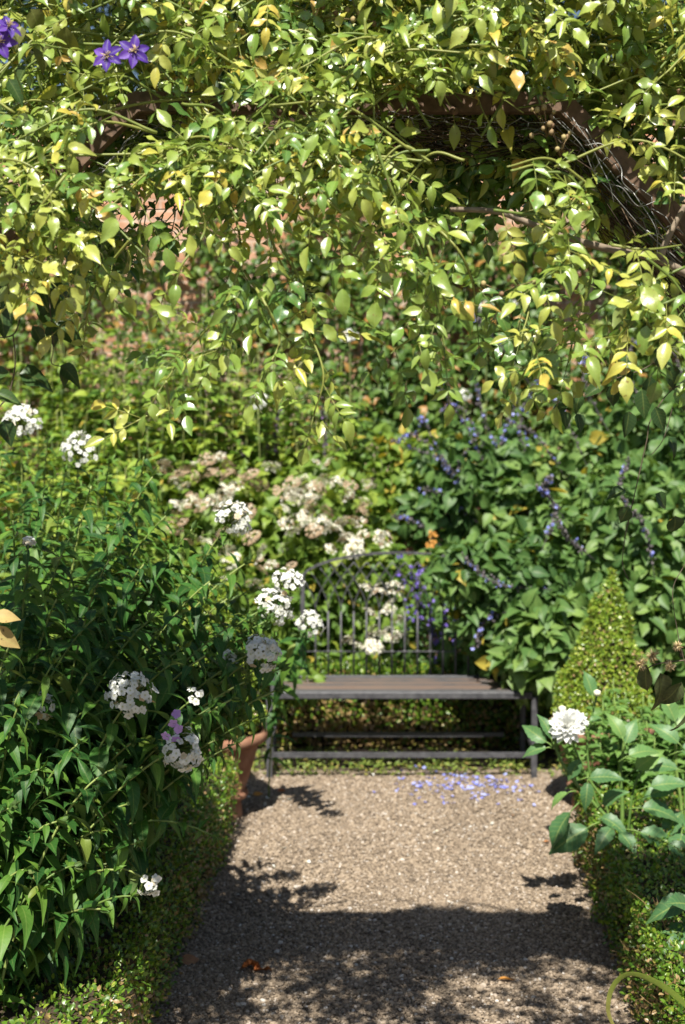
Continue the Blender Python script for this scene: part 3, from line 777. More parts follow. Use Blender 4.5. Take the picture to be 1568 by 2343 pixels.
obj('loose_wire', mb, M['zinc'], arch)

# ------------------------------------------------------------------ climbing roses
BRICK = [(235, 450, 425, 640), (1055, 400, 1215, 475), (1335, 495, 1440, 645)]
def seg_d(px, py, a, b):
    a = A(*a); b = A(*b); q = A(px, py); t = np.clip((q - a) @ (b - a) / ((b - a) @ (b - a)), 0, 1); return np.linalg.norm(q - a - t * (b - a))
LOWX = [-200, 0, 150, 215, 260, 400, 440, 560, 690, 720, 960, 1050, 1120, 1240, 1330, 1568, 1800]
LOWY = [640, 630, 600, 480, 425, 420, 465, 480, 500, 570, 575, 440, 405, 430, 480, 630, 680]


def allowed(p, spray):
    px, py = proj(p); Y = p[1]
    if p[2] > 2.3 and Y + p[2] / math.tan(SUN_EL) * cos(SUN_AZ) > 4.98 + .05 * sin(p[0] * 4 + 1) + .04 * sin(p[0] * 13): return False
    if Y < YF + .04:
        if seg_d(px, py, (1262, 250), (1600, 582)) < 38 and RNG.uniform() < .97: return False
        if seg_d(px, py, (205, 372), (325, 252)) < 34 and RNG.uniform() < .93: return False
        if seg_d(px, py, (840, 252), (1250, 252)) < 30 and RNG.uniform() < .88: return False
        if seg_d(px, py, (520, 252), (700, 252)) < 24 and RNG.uniform() < .7: return False
        if p[1] < YF - .03:                                   # nothing that would keep the sun off the bare steel
            bx, by = proj(p - SUN * ((YF - .02 - p[1]) / -SUN[1]))
            if seg_d(bx, by, (1262, 250), (1600, 582)) < 26 and RNG.uniform() < .85: return False
            if seg_d(bx, by, (840, 252), (1262, 252)) < 24 and RNG.uniform() < .7: return False
            if seg_d(bx, by, (205, 372), (325, 252)) < 24 and RNG.uniform() < .8: return False
        if not spray and 880 < px < 1270 and 275 < py < 400 and RNG.uniform() < .75: return False
        if not spray and px > 1270 and 0 < (py - (250 + (px - 1270) * .99)) < 130 and RNG.uniform() < .85: return False
    if spray: return True
    if p[1] < 2.95 and 200 < px < 355 and 10 < py < 175: return False
    if p[1] < 2.95 and px < 60 and py < 150: return False
    if py > np.interp(px, LOWX, LOWY) and RNG.uniform() < .93: return False
    for (a, b, c, d) in BRICK:
        if a < px < c and b < py < d and RNG.uniform() < .9: return False
    return True


def compound(c, st, p, d, up, size, rnd, spray, nl=None):
    nl = nl or RNG.choice([3, 5, 5, 5, 7]); d = nrm(d); x = nrm(np.cross(d, up)); z = np.cross(x, d)
    if not (allowed(p + d * size * 1.2, spray) and allowed(p + d * size * .3, spray)): return
    npair = nl // 2; Lr = size * (.55 + .62 * npair); bend = -.25 * RNG.uniform(0, 1)
    f = lambda s: p + d * Lr * s + z * Lr * bend * s * s
    tube(st, [f(0), f(.5), f(1)], .0011, 3, rnd)
    for k in range(npair):
        s = .38 + .6 * k / max(1, npair)
        for sg in (-1, 1):
            ld_ = nrm(x * sg * RNG.uniform(.8, 1) + d * RNG.uniform(.35, .7) + z * RNG.normal() * .15)
            c.add(f(s), ld_, nrm(z + x * sg * (.25 + RNG.normal() * .2) + rv(1, .16)[0]), size * RNG.uniform(.72, 1) * (.8 + .2 * s), np.clip(rnd + RNG.normal() * .06, 0, 1), RNG.uniform(.85, 1.15))
    c.add(f(1), nrm(d + z * bend + rv(1, .1)[0]), nrm(z + rv(1, .2)[0]), size * RNG.uniform(.95, 1.2), np.clip(rnd + RNG.normal() * .06, 0, 1), RNG.uniform(.9, 1.15))


def cane(parent, pts, size=(.036, .052), gap=.035, rad=(.0032, .0018), tone=(.3, .85), spray=False, yellow=.07, mat='rose_stem', leafless=0.0, name='cane', up0=None):
    cv = curve(pts, max(14, 8 * len(pts))); L = np.linalg.norm(np.diff(cv, axis=0), axis=1); S = np.concatenate([[0], np.cumsum(L)])
    st = MB(); tube(st, cv, np.linspace(rad[0], rad[1], len(cv)), 6, RNG.uniform())
    tan = nrm(np.gradient(cv, axis=0)); c = Coll(); ra = st; base_t = RNG.uniform(*tone); a = RNG.uniform(0, 6)
    s = S[-1] * leafless + gap * .5
    while s < S[-1]:
        i = min(np.searchsorted(S, s), len(cv) - 1); p = cv[i]; ta = tan[i]; a += 2.4
        x = nrm(np.cross(ta, A(0, 1, .3))); y = np.cross(ta, x); rd = x * cos(a) + y * sin(a)
        d = nrm(rd + ta * .45 + A(0, -.25, -.35) + rv(1, .25)[0])
        up = nrm(SUN * .9 + A(0, -.45, .1) + rv(1, .40)[0]) if up0 is None else nrm(up0 + rv(1, .5)[0])
        rnd = RNG.uniform(.86, 1) if RNG.uniform() < yellow else np.clip(base_t + RNG.normal() * .16, 0, .85)
        compound(c, ra, p, d, up, RNG.uniform(*size), rnd, spray); s += gap * RNG.uniform(.7, 1.3)
    # terminal leaf
    compound(c, ra, cv[-1], tan[-1], nrm(SUN + A(0, -.5, 0) + rv(1, .3)[0]), RNG.uniform(*size), base_t, spray, 5)
    n0 = len(c.p)
    if c.p:                                              # single leaflets that would cover the bare steel are dropped
        keep = []
        for i in range(len(c.p)):
            ok = True
            if c.p[i][1] < YF + .05:
                for f_ in (.5, 1.0):
                    a_, b_ = proj(c.p[i] + nrm(c.d[i]) * c.s[i] * f_)
                    if seg_d(a_, b_, (1262, 250), (1600, 582)) < 27 or seg_d(a_, b_, (205, 372), (325, 252)) < 24: ok = RNG.uniform() < .06
                    elif seg_d(a_, b_, (830, 252), (1262, 252)) < 25: ok = RNG.uniform() < .2
                    elif seg_d(a_, b_, (560, 252), (700, 252)) < 20: ok = RNG.uniform() < .4
                    if not ok: break
                if ok and c.p[i][1] < YF - .03:
                    m_ = c.p[i] + nrm(c.d[i]) * c.s[i] * .5; a_, b_ = proj(m_ - SUN * ((YF - .02 - m_[1]) / -SUN[1]))
                    if seg_d(a_, b_, (1262, 250), (1600, 582)) < 30: ok = RNG.uniform() < .22
                    elif seg_d(a_, b_, (840, 252), (1262, 252)) < 24 or seg_d(a_, b_, (205, 372), (325, 252)) < 24: ok = RNG.uniform() < .4
            if ok: keep.append(i)
        for nm in 'pdusrw': setattr(c, nm, [getattr(c, nm)[i] for i in keep])
    if name == 'cane' and not spray and len(c.p) < 2.1 * S[-1] / gap: return None     # pruned: too bare to keep
    so = obj(name, st, M[mat], parent)
    obj('leaves', c.bake(LEAF_ROSE), M['rose'], so)
    return so


def roof_z(x):
    return np.interp(x, [XL - .6, XL, XR, XR + .6], [ZT - .575, ZT, ZT, ZT - .59])


roseL = thing('climbing_rose', 'yellow green climbing rose over left half of arch, with purple clematis in it', 'climbing rose', (XL - .55, 3.25, 0), 'climbing roses on the arch')
roseR = thing('climbing_rose', 'yellow green climbing rose over right half of arch, round the bare rusty shoulder', 'climbing rose', (XR + .55, 3.25, 0), 'climbing roses on the arch')
for ro, sx in ((roseL, -1), (roseR, 1)):              # the old wood that climbs the legs
    xb = (XL - .55) if sx < 0 else (XR + .55)
    for k in range(3):
        pts = [A(xb + RNG.normal() * .04, 3.25 + RNG.normal() * .1, 0), A(xb + RNG.normal() * .05, 3.2, 1.0), A(xb + RNG.normal() * .03, 3.25, 1.9), A(xb - sx * .35, 3.3, 2.35), A(xb - sx * .8, 3.2 + .1 * k, 2.56)]
        mb = MB(); tube(mb, curve(pts, 30), np.linspace(.014, .006, 30), 7, RNG.uniform()); obj('old_cane', mb, M['old_stem'], ro)
# canes over and in front of the roof
NC = 0
for iy in range(11):
    for ix in range(24):
        px = -90 + ix * 77 + RNG.uniform(-40, 40); py = -130 + iy * 65 + RNG.uniform(-33, 33)
        arch_y = np.interp(px, [-330, 320, 1270, 1900], [900, 250, 250, 870])
        if py > arch_y + 170: continue
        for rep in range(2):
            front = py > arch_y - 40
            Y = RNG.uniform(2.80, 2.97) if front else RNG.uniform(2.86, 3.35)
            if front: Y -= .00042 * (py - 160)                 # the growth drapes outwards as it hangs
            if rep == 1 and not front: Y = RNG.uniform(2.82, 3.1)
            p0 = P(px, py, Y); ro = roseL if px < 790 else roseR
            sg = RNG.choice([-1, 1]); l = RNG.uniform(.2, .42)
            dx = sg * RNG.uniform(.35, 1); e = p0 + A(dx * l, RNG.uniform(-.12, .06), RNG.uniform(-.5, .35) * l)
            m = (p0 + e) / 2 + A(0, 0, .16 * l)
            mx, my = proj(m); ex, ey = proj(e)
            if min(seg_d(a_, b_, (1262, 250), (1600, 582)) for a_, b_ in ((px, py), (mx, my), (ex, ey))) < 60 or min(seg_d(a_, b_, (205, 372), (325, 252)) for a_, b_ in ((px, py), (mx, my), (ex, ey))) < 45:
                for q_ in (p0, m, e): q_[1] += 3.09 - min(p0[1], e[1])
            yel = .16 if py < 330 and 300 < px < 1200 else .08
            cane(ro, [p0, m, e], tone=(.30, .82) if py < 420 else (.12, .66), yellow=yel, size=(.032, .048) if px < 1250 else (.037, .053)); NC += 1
# top back fill, the part of the roof facing the sun
for k in range(70):
    x = RNG.uniform(-.95, 1.0); Y = RNG.uniform(3.0, 3.55); z = roof_z(x) + RNG.uniform(.02, .3)
    p0 = A(x, Y, z); l = RNG.uniform(.25, .45); a = RNG.uniform(0, 2 * pi); e = p0 + A(cos(a) * l, sin(a) * l * .6, RNG.uniform(-.1, .12))
    cane(roseL if x < 0 else roseR, [p0, (p0 + e) / 2 + A(0, 0, .06), e], tone=(.3, .8), yellow=.1)
# sides that hang over the shoulders, mostly out of the picture
for k in range(44):
    sx = RNG.choice([-1, 1]); x = (XL - .62 if sx < 0 else XR + .62) + RNG.normal() * .08; z = RNG.uniform(.7, 2.1); Y = RNG.uniform(2.95, 3.6)
    if sx > 0 and z < 1.5: continue
    p0 = A(x, Y, z); e = p0 + A(sx * -.05 + RNG.normal() * .1, RNG.normal() * .12, -RNG.uniform(.1, .3))
    cane(roseL if sx < 0 else roseR, [p0, (p0 + e) / 2 + A(-sx * .03, -.03, .04), e], tone=(.1, .5), size=(.04, .055))
# long bare green canes
for ro, pts, Y in ((roseL, [(210, 265), (330, 235), (480, 225), (600, 240)], 2.9), (roseL, [(600, 245), (700, 215), (790, 190), (850, 150)], 2.86), (roseL, [(80, 365), (170, 355), (330, 350), (520, 330), (660, 300)], 2.86),
                   (roseL, [(430, 505), (560, 470), (680, 440), (720, 340)], 2.84), (roseR, [(835, 40), (840, 120), (855, 210), (860, 300), (900, 420)], 2.82), (roseR, [(1290, 280), (1360, 255), (1440, 200), (1568, 150)], 3.07), (roseR, [(960, 160), (1060, 170), (1180, 230)], 2.9)):
    cane(ro, [P(a, b, Y) for a, b in pts], rad=(.0032, .0022), gap=.045, spray=True, tone=(.5, .8))
# hanging sprays, each a cane of its own
SPR = [
 (roseL, [(300, 545), (240, 620), (205, 690), (195, 760)], 2.95, (.6, .8), 1),
 (roseL, [(500, 420), (545, 520), (545, 620), (500, 720), (430, 800), (380, 870)], 2.9, (.35, .65), 1),
 (roseL, [(430, 430), (470, 520), (420, 600), (395, 640)], 2.86, (.3, .6), 1),
 (roseL, [(520, 650), (540, 730), (500, 800)], 2.88, (.3, .5), 1),
 (roseL, [(600, 410), (620, 540), (660, 640), (690, 720), (740, 850), (718, 950)], 2.92, (.35, .6), 1),
 (roseL, [(560, 620), (610, 700), (640, 780), (605, 850)], 2.87, (.4, .6), 1),
 (roseL, [(640, 560), (690, 640), (700, 660)], 2.9, (.4, .6), 1),
 (roseL, [(-20, 500), (60, 540), (130, 600), (80, 640)], 2.85, (.6, .85), 1),
 (roseL, [(100, 480), (170, 520), (230, 600)], 2.87, (.6, .85), 1),
 (roseL, [(-60, 430), (40, 440), (120, 480), (170, 540)], 2.83, (.6, .85), 1), (roseL, [(150, 400), (110, 450), (60, 520), (40, 580)], 2.82, (.6, .85), 1), (roseL, [(-40, 360), (50, 370), (130, 420)], 2.84, (.5, .8), 1), (roseL, [(240, 400), (300, 430), (330, 480)], 2.82, (.35, .6), 1), (roseL, [(-30, 560), (50, 590), (90, 620)], 2.82, (.65, .9), 1),
 (roseL, [(380, 870), (385, 930), (350, 945), (310, 965)], 2.92, (.8, .9), 0),
 (roseR, [(720, 430), (800, 500), (900, 560), (960, 620)], 2.86, (.4, .65), 1),
 (roseR, [(700, 480), (760, 540), (850, 610), (900, 640)], 2.9, (.25, .45), 1),
 (roseR, [(860, 330), (900, 440), (950, 540), (990, 640), (1010, 740), (1020, 830)], 2.84, (.4, .6), 1),
 (roseR, [(980, 560), (1000, 660), (950, 760), (905, 800)], 2.9, (.2, .4), 1),
 (roseR, [(950, 480), (1040, 560), (1080, 640), (1090, 720)], 2.95, (.2, .45), 1),
 (roseR, [(1230, 500), (1330, 560), (1350, 650), (1280, 740), (1220, 820), (1190, 870)], 2.84, (.55, .8), 1),
 (roseR, [(1568, 610), (1480, 650), (1380, 700), (1320, 760), (1300, 830)], 2.88, (.45, .7), 1),
 (roseR, [(1600, 660), (1530, 690), (1460, 720), (1390, 800)], 2.84, (.55, .8), 1),
 (roseR, [(1230, 560), (1290, 540), (1290, 600), (1240, 640)], 2.8, (.5, .85), 1),
 (roseR, [(1130, 480), (1230, 490), (1300, 470), (1330, 440)], 2.86, (.6, .9), 1),
 (roseR, [(1400, 560), (1480, 570), (1560, 560)], 2.84, (.7, .92), 1),
 (roseR, [(1480, 590), (1540, 640), (1580, 700)], 2.82, (.5, .8), 1),
 (roseR, [(1180, 640), (1210, 700), (1190, 780)], 3.0, (.1, .3), 1),
 (roseR, [(1100, 650), (1160, 730), (1140, 760)], 3.2, (.0, .2), 1),
 (roseR, [(1450, 700), (1520, 780), (1560, 820)], 2.95, (.2, .5), 1)]
for ro, pts, Y, tone, lf in SPR:
    q = [P(a, b, Y - (.15 if Y < 2.96 else 0) + .02 * RNG.normal()) for a, b in pts]
    cane(ro, q, spray=True, tone=tone, yellow=.05, gap=.034 if lf else .09, name='hanging_spray', size=(.037, .052))
# woody brown canes crossing below the shoulder
for ro, pts, Y in ((roseR, [(1030, 478), (1130, 482), (1200, 505), (1290, 540), (1400, 570), (1500, 590), (1600, 640)], 2.93), (roseR, [(1568, 470), (1530, 540), (1510, 590)], 2.9)):
    mb = MB(); tube(mb, curve([P(a, b, Y) for a, b in pts], 26), np.linspace(.0055, .009, 26), 7, .6); obj('old_cane', mb, M['old_stem'], ro)
# shaded growth under the roof, hanging from the rear frame
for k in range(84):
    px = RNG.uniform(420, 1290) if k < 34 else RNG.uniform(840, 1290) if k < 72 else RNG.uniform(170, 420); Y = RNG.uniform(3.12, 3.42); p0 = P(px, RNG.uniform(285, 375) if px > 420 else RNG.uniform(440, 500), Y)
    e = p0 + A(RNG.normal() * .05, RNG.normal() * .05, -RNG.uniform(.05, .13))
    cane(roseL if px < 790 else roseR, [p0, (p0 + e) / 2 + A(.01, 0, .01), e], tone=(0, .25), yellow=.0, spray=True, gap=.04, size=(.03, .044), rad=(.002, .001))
# spent flower clusters
for ro, px, py, Y, k in ((roseR, 1255, 275, 2.84, 9), (roseR, 1285, 320, 2.83, 6), (roseL, 735, 12, 2.9, 8), (roseL, 430, 35, 2.9, 6), (roseR, 1180, 40, 2.92, 6), (roseL, 40, 355, 2.85, 6), (roseL, 130, 70, 2.92, 6), (roseR, 1540, 230, 2.86, 5), (roseR, 1140, 640, 2.85, 3), (roseR, 820, 10, 2.9, 7)):
    mb = MB(); c0 = P(px, py, Y)
    for i in range(k):
        q = c0 + A(RNG.normal() * .022, -RNG.uniform(0, .02), RNG.normal() * .022); ball(mb, q, RNG.uniform(.0042, .0068), RNG.uniform(), (1, 1, 1.2)); tube(mb, [c0 + A(0, .015, -.03), (c0 + q) / 2 + A(0, 0, -.01), q], .0009, 3, .4)
    obj('spent_flowers', mb, M['hip'], ro)
# dead twiggy thatch caught on the netting under the shoulders
mb = MB()
for k in range(420):
    u, v = RNG.uniform(.0, 1.0), RNG.uniform(.12, 1.0); p = slope_r(u, v) + A(0, 0, -.005)
    d = nrm(er - cr) * RNG.uniform(.1, .25) * RNG.choice([-1, 1]) + rv(1, .035)[0]
    tube(mb, curve([p, p + d * .5 + rv(1, .012)[0], p + d], 5), .0012, 3, RNG.uniform())
for k in range(420):
    u, v = RNG.uniform(.4, 1.0), RNG.uniform(.1, 1.0); p = top_(u, v) + A(0, 0, RNG.uniform(-.02, .03))
    d = A(RNG.uniform(.08, .2) * RNG.choice([-1, 1]), 0, 0) + rv(1, .03)[0]
    tube(mb, curve([p, p + d * .5 + rv(1, .012)[0], p + d], 5), .0011, 3, RNG.uniform())
obj('dead_twigs', mb, M['dead'], roseR)

# ------------------------------------------------------------------ clematis
def vine(parent, pts, Y, r=.0016, mat='old_stem', name='vine'):
    mb = MB(); cv = curve([P(a, b, Y) for a, b in pts], 8 * len(pts)); tube(mb, cv, r, 5, .2); return obj(name, mb, M[mat], parent)


def vine_leaves(parent, lst, Y, mat='clem', tm=None, name='leaf', tone=(0, .7)):
    for (px, py, ang, ln) in lst:
        c = Coll(); a = radians(ang); d = A(cos(a), RNG.normal() * .25, sin(a))
        c.add(P(px, py, Y + RNG.normal() * .01), d, nrm(A(RNG.normal() * .3, -.8, .7)), ln, RNG.uniform(*tone), RNG.uniform(.85, 1.1))
        obj(name, c.bake(tm or LEAF_OVATE), M[mat], parent)


cl1 = thing('clematis', 'dark leaved clematis with purple flowers climbing the left side of arch', 'clematis', (XL - .45, 3.15, 0))
cl2 = thing('clematis', 'straggling clematis with withered leaves and seed heads below the right shoulder', 'clematis', (XR + .5, 3.2, 0))
for (px, py, nv, rad_) in ((246, 128, (-.1, -1, .25), .034), (306, 118, (.25, -1, .15), .035), (-2, 95, (.1, -1, 0), .037), (18, 62, (.5, -.6, .5), .03)):
    c = P(px, py, 2.72); cf = Coll(); floret_mb(cf, c, A(*nv), rad_, .5, 6, k=.12); cf.r = list(RNG.uniform(0, 1, len(cf.r)))
    fl = obj('flower', cf.bake(PETAL_TEPAL), M['purple'], cl1)
    mb = MB(); n_ = nrm(A(*nv))
    for k in range(26):
        d = nrm(n_ * 1.0 + rv(1, .55)[0]); tube(mb, [c, c + d * .008 + n_ * .003, c + d * RNG.uniform(.012, .018)], .0006, 3, RNG.uniform())
    obj('stamens', mb, M['seedhead'], fl)
    mb = MB(); tube(mb, curve([c, c + A(.01, .04, -.02), c + A(.03, .1, -.1)], 6), .0012, 4); obj('flower_stalk', mb, M['rose_stem'], cl1)
vine(cl1, [(-40, 770), (30, 765), (50, 700), (60, 640), (110, 600)], 2.95); vine(cl1, [(30, 765), (35, 830), (20, 900), (-10, 940)], 2.95)
vine(cl1, [(110, 660), (118, 740), (122, 800), (118, 830), (140, 838)], 2.93, .0011); vine(cl1, [(-30, 620), (40, 600), (110, 640), (160, 690)], 2.95)
vine_leaves(cl1, [(95, 655, -70, .09), (110, 640, -35, .10), (90, 700, -45, .07), (75, 745, -60, .055), (120, 738, -28, .085), (118, 740, -78, .05), (45, 855, -5, .075), (140, 835, -35, .06), (140, 838, -80, .05), (20, 850, -170, .06), (30, 640, -110, .07), (0, 700, -80, .07), (60, 610, -50, .06), (-10, 900, -20, .06), (10, 960, -75, .06)], 2.93)
vine_leaves(cl1, [(70, 20, -60, .06), (50, 60, -110, .05), (95, 95, -80, .06), (60, 150, -120, .055), (150, 60, -90, .08), (20, 180, -60, .06), (30, 260, -40, .06)], 2.84, tone=(.5, 1))
vine_leaves(cl1, [(-12, 1412, 5, .055), (-22, 1445, -30, .075)], 2.9, 'clem_dry', name='withered_leaf', tone=(.85, 1)); vine(cl1, [(-80, 1380), (-30, 1400), (-12, 1412)], 2.9, .0013)
vine(cl2, [(1620, 860), (1540, 890), (1490, 960), (1480, 1010), (1455, 1120), (1430, 1230)], 3.0, .0012); vine(cl2, [(1620, 950), (1560, 900), (1540, 890)], 3.0, .0012); vine(cl2, [(1540, 930), (1520, 1000), (1500, 1030), (1490, 1040)], 2.98, .0009)
vine(cl2, [(1600, 720), (1540, 790), (1480, 840), (1400, 870), (1300, 930)], 2.98, .0012); vine(cl2, [(1568, 1290), (1540, 1350), (1550, 1440), (1568, 1520)], 3.2, .001)
vine(cl2, [(1620, 1500), (1568, 1510), (1500, 1520), (1470, 1540)], 3.2, .0016); vine(cl2, [(1430, 1230), (1425, 1290), (1440, 1330)], 3.0, .0008)
vine_leaves(cl2, [(1450, 850, -130, .055), (1490, 860, -100, .06), (1530, 840, -60, .06), (1410, 880, -110, .055), (1470, 890, -85, .065), (1440, 940, -95, .06), (1500, 930, -70, .06), (1380, 880, -150, .05), (1330, 900, -120, .045), (1300, 925, -160, .05), (1290, 940, -80, .04), (1320, 945, -75, .045), (1520, 790, -100, .06), (1560, 880, -80, .06), (1460, 830, -160, .06),
 (1430, 1120, -160, .05), (1440, 1160, -120, .045), (1500, 1130, -40, .05), (1545, 1180, -80, .06), (1530, 1000, -50, .05)], 2.97, tone=(0, .6))
vine_leaves(cl2, [(1480, 1520, -95, .085), (1510, 1540, -80, .095), (1560, 1560, -120, .1), (1580, 1600, -100, .09), (1570, 1500, -70, .07)], 3.18, 'clem_dry', LEAF_WITHER, 'withered_leaf', (0, .5))
for (px, py, r) in ((1466, 1518, .017), (1494, 1500, .019), (1534, 1523, .015), (1550, 1478, .012), (1600, 1560, .017)):
    mb = MB(); c = P(px, py, 3.17)
    for k in range(90):
        d = nrm(rv(1)[0]); tube(mb, [c, c + d * r * .5, c + d * r * RNG.uniform(.8, 1.1) + rv(1, .0015)[0]], [.0009, .0008, .0004], 3, RNG.uniform())
    obj('seed_head', mb, M['seedhead'], cl2)
mb = MB()
for (px, py) in ((1490, 1050), (1470, 940), (1560, 1650)): ball(mb, P(px, py, 2.98), .005, .2)
# ------------------------------------------------------------------ white phlox, left bed
PH = 'white phlox stems in the left bed'
def ph(px, py, Y, base, label, head, **k):
    return phlox(P(px, py, Y), base, label, head, PH, **k)
ph(520, 1205, 4.4, (-.75, 4.5, 0), 'white phlox, tall head against the hydrangea, topmost of the near heads', (.052, 46), lean_ax=(.5, -.25, .75))
ph(610, 1400, 4.4, (-.72, 4.5, 0), 'white phlox with a green budded side, largest head beside the bench arch', (.056, 46), lean_ax=(.75, -.35, .55))
ph(650, 1350, 4.4, (-.70, 4.55, 0), 'white phlox leaning furthest over the path, at left end of bench back', (.045, 32), lean_ax=(.4, -.35, .75))
ph(590, 1500, 3.95, (-.80, 4.1, 0), 'white phlox with a round head just above the left end of seat', (.044, 44), lean_ax=(.5, -.6, .45))
ph(300, 1600, 3.6, (-.85, 3.75, 0), 'white phlox, broad head in shade amid dark leaves', (.052, 40), lean_ax=(.1, -.7, .5))
ph(95, 1625, 3.65, (-.95, 3.8, 0), 'white phlox, small shaded head near the left edge', (.032, 24), lean_ax=(-.1, -.7, .5))
p6 = ph(400, 1715, 3.6, (-.95, 3.75, 0), 'white phlox with lilac florets mixed in, above the left hedge', (.048, 38), lean_ax=(.7, -.6, .1))
cf = Coll()
for (px, py, nv) in ((404, 1633, (.1, -1, .3)), (396, 1655, (.2, -.8, -.3)), (408, 1668, (.4, -.8, .1)), (380, 1683, (-.3, -.8, -.4)), (402, 1690, (.2, -.6, -.6))): floret_mb(cf, P(px, py, 3.55), A(*nv), .0135, RNG.uniform(), 5)
obj('petals', cf.bake(PETAL), M['lilac'], p6)
ph(330, 2010, 3.62, (-1.05, 3.65, 0), 'phlox with a few drooping white florets low over the path', (.030, 11), lean_ax=(.5, -.5, -.6), sag=.25)
ph(440, 1600, 3.7, (-.80, 3.85, 0), 'phlox head gone over, brown with two white florets left', (.022, 5), lean_ax=(.2, -.5, .6))
ph(65, 1245, 3.75, (-.95, 3.95, 0), 'phlox in green bud with one white floret at left edge', (.012, 6))
ph(50, 985, 5.3, (-1.25, 5.4, 0), 'white phlox head high at the far left edge, out of focus', (.060, 48), lean_ax=(.1, -.4, .9))
ph(180, 1050, 5.2, (-1.05, 5.3, 0), 'white phlox head next to dark seed stalks, upper left', (.062, 40), lean_ax=(.1, -.4, .9))
ph(705, 1440, 5.6, (-.35, 6.5, 0), 'blurred white phlox head close behind the near ones, left of bench', (.05, 26), lean_ax=(.3, -.5, .7))
ph(515, 1520, 4.2, (-.72, 4.3, 0), 'white phlox half hidden by dark leaves left of the bench', (.028, 14))
# leafy stems
GS = 'leafy phlox stems without flowers'
TIPS = [(100, 1130, 4.2), (210, 1110, 4.4), (350, 1090, 4.5), (380, 1180, 4.3), (285, 1165, 4.2), (440, 1210, 4.4), (30, 1190, 4.1), (160, 1230, 4.0), (250, 1280, 4.0), (330, 1290, 4.1), (60, 1330, 3.9), (410, 1400, 4.0), (130, 1370, 3.8), (150, 1180, 4.6), (-30, 1250, 4.5), (300, 1240, 4.6),
 (560, 1290, 4.3), (480, 1330, 4.2), (500, 1250, 4.6), (570, 1350, 4.6), (220, 1410, 3.75), (530, 1430, 4.1), (340, 1420, 3.8), (20, 1480, 3.6), (120, 1520, 3.6), (200, 1540, 3.7), (390, 1520, 3.8), (470, 1500, 3.9), (550, 1570, 3.95), (40, 1620, 3.45), (180, 1700, 3.5), (90, 1760, 3.45), (260, 1760, 3.5), (480, 1620, 3.8),
 (20, 1850, 3.4), (130, 1880, 3.45), (230, 1900, 3.5), (60, 1990, 3.4), (170, 1980, 3.45), (100, 2030, 3.4), (230, 1600, 3.7), (300, 1700, 3.7), (420, 1480, 4.0), (0, 1380, 4.1), (260, 1480, 4.1), (160, 1620, 4.0), (60, 1420, 4.3), (380, 1300, 4.4), (20, 1720, 3.8), (200, 1830, 3.8),
 (590, 1400, 4.25), (620, 1460, 4.3), (640, 1530, 4.2), (600, 1590, 4.1), (580, 1500, 4.2), (545, 1640, 4.0), (500, 1690, 3.9), (520, 1560, 4.3), (460, 1430, 4.4), (400, 1600, 4.1), (350, 1660, 4.0), (430, 1560, 4.2), (380, 1740, 3.8), (290, 1840, 3.65), (310, 1930, 3.6), (260, 1990, 3.5), (230, 2080, 3.45), (300, 2050, 3.5),
 (520, 1370, 4.4), (440, 1340, 4.5), (600, 1440, 4.3), (350, 1380, 4.5), (200, 1330, 4.5), (100, 1270, 4.6), (300, 1350, 4.7), (540, 1500, 4.2), (480, 1560, 4.2), (560, 1610, 4.1), (250, 1200, 4.8), (400, 1250, 4.8), (40, 1560, 4.0), (100, 1660, 4.0), (330, 1560, 4.3), (150, 1450, 4.4), (230, 1700, 4.2), (300, 1620, 4.4),
 (570, 1420, 4.4), (610, 1520, 4.1), (630, 1580, 4.0), (560, 1560, 3.9), (590, 1640, 3.9), (530, 1600, 3.8), (540, 1700, 3.85), (600, 1480, 3.95), (570, 1530, 4.2), (520, 1640, 4.1), (610, 1420, 4.3), (550, 1460, 4.3), (585, 1575, 4.2)]
for (px, py, Y) in TIPS:
    tip = P(px, py, Y); b = A(min(tip[0] * .5 - .62 + RNG.normal() * .07, -.92), Y + .08 + RNG.normal() * .1, 0)
    phlox(tip, b, 'dark green leafy phlox stem without a flower in the left bed', None, GS, sag=.08 if py > 1700 else 0, leaf_len=(.10, .15) if py < 1650 else (.075, .12), node_gap=.052 if py < 1650 else .045, bare=.26 if py > 1600 else .10)
ph(486, 1912, 3.7, (-1.05, 3.7, 0), 'leafy phlox shoot stretching sideways over the path edge', None, sag=.3)
for (px, py, Y) in [(-40, 1100, 5.0), (60, 1120, 5.0), (250, 1060, 4.9), (330, 1040, 4.8), (150, 1080, 5.0), (0, 1030, 5.4), (110, 1000, 5.6), (60, 1200, 5.3), (-60, 1000, 5.3)]:
    tip = P(px, py, Y); phlox(tip, (tip[0] - .1 + RNG.normal() * .05, Y + .15, 0), 'mid green leafy phlox stem without a flower, behind the near clump', None, 'leafy phlox stems further back', leaf_len=(.08, .12))

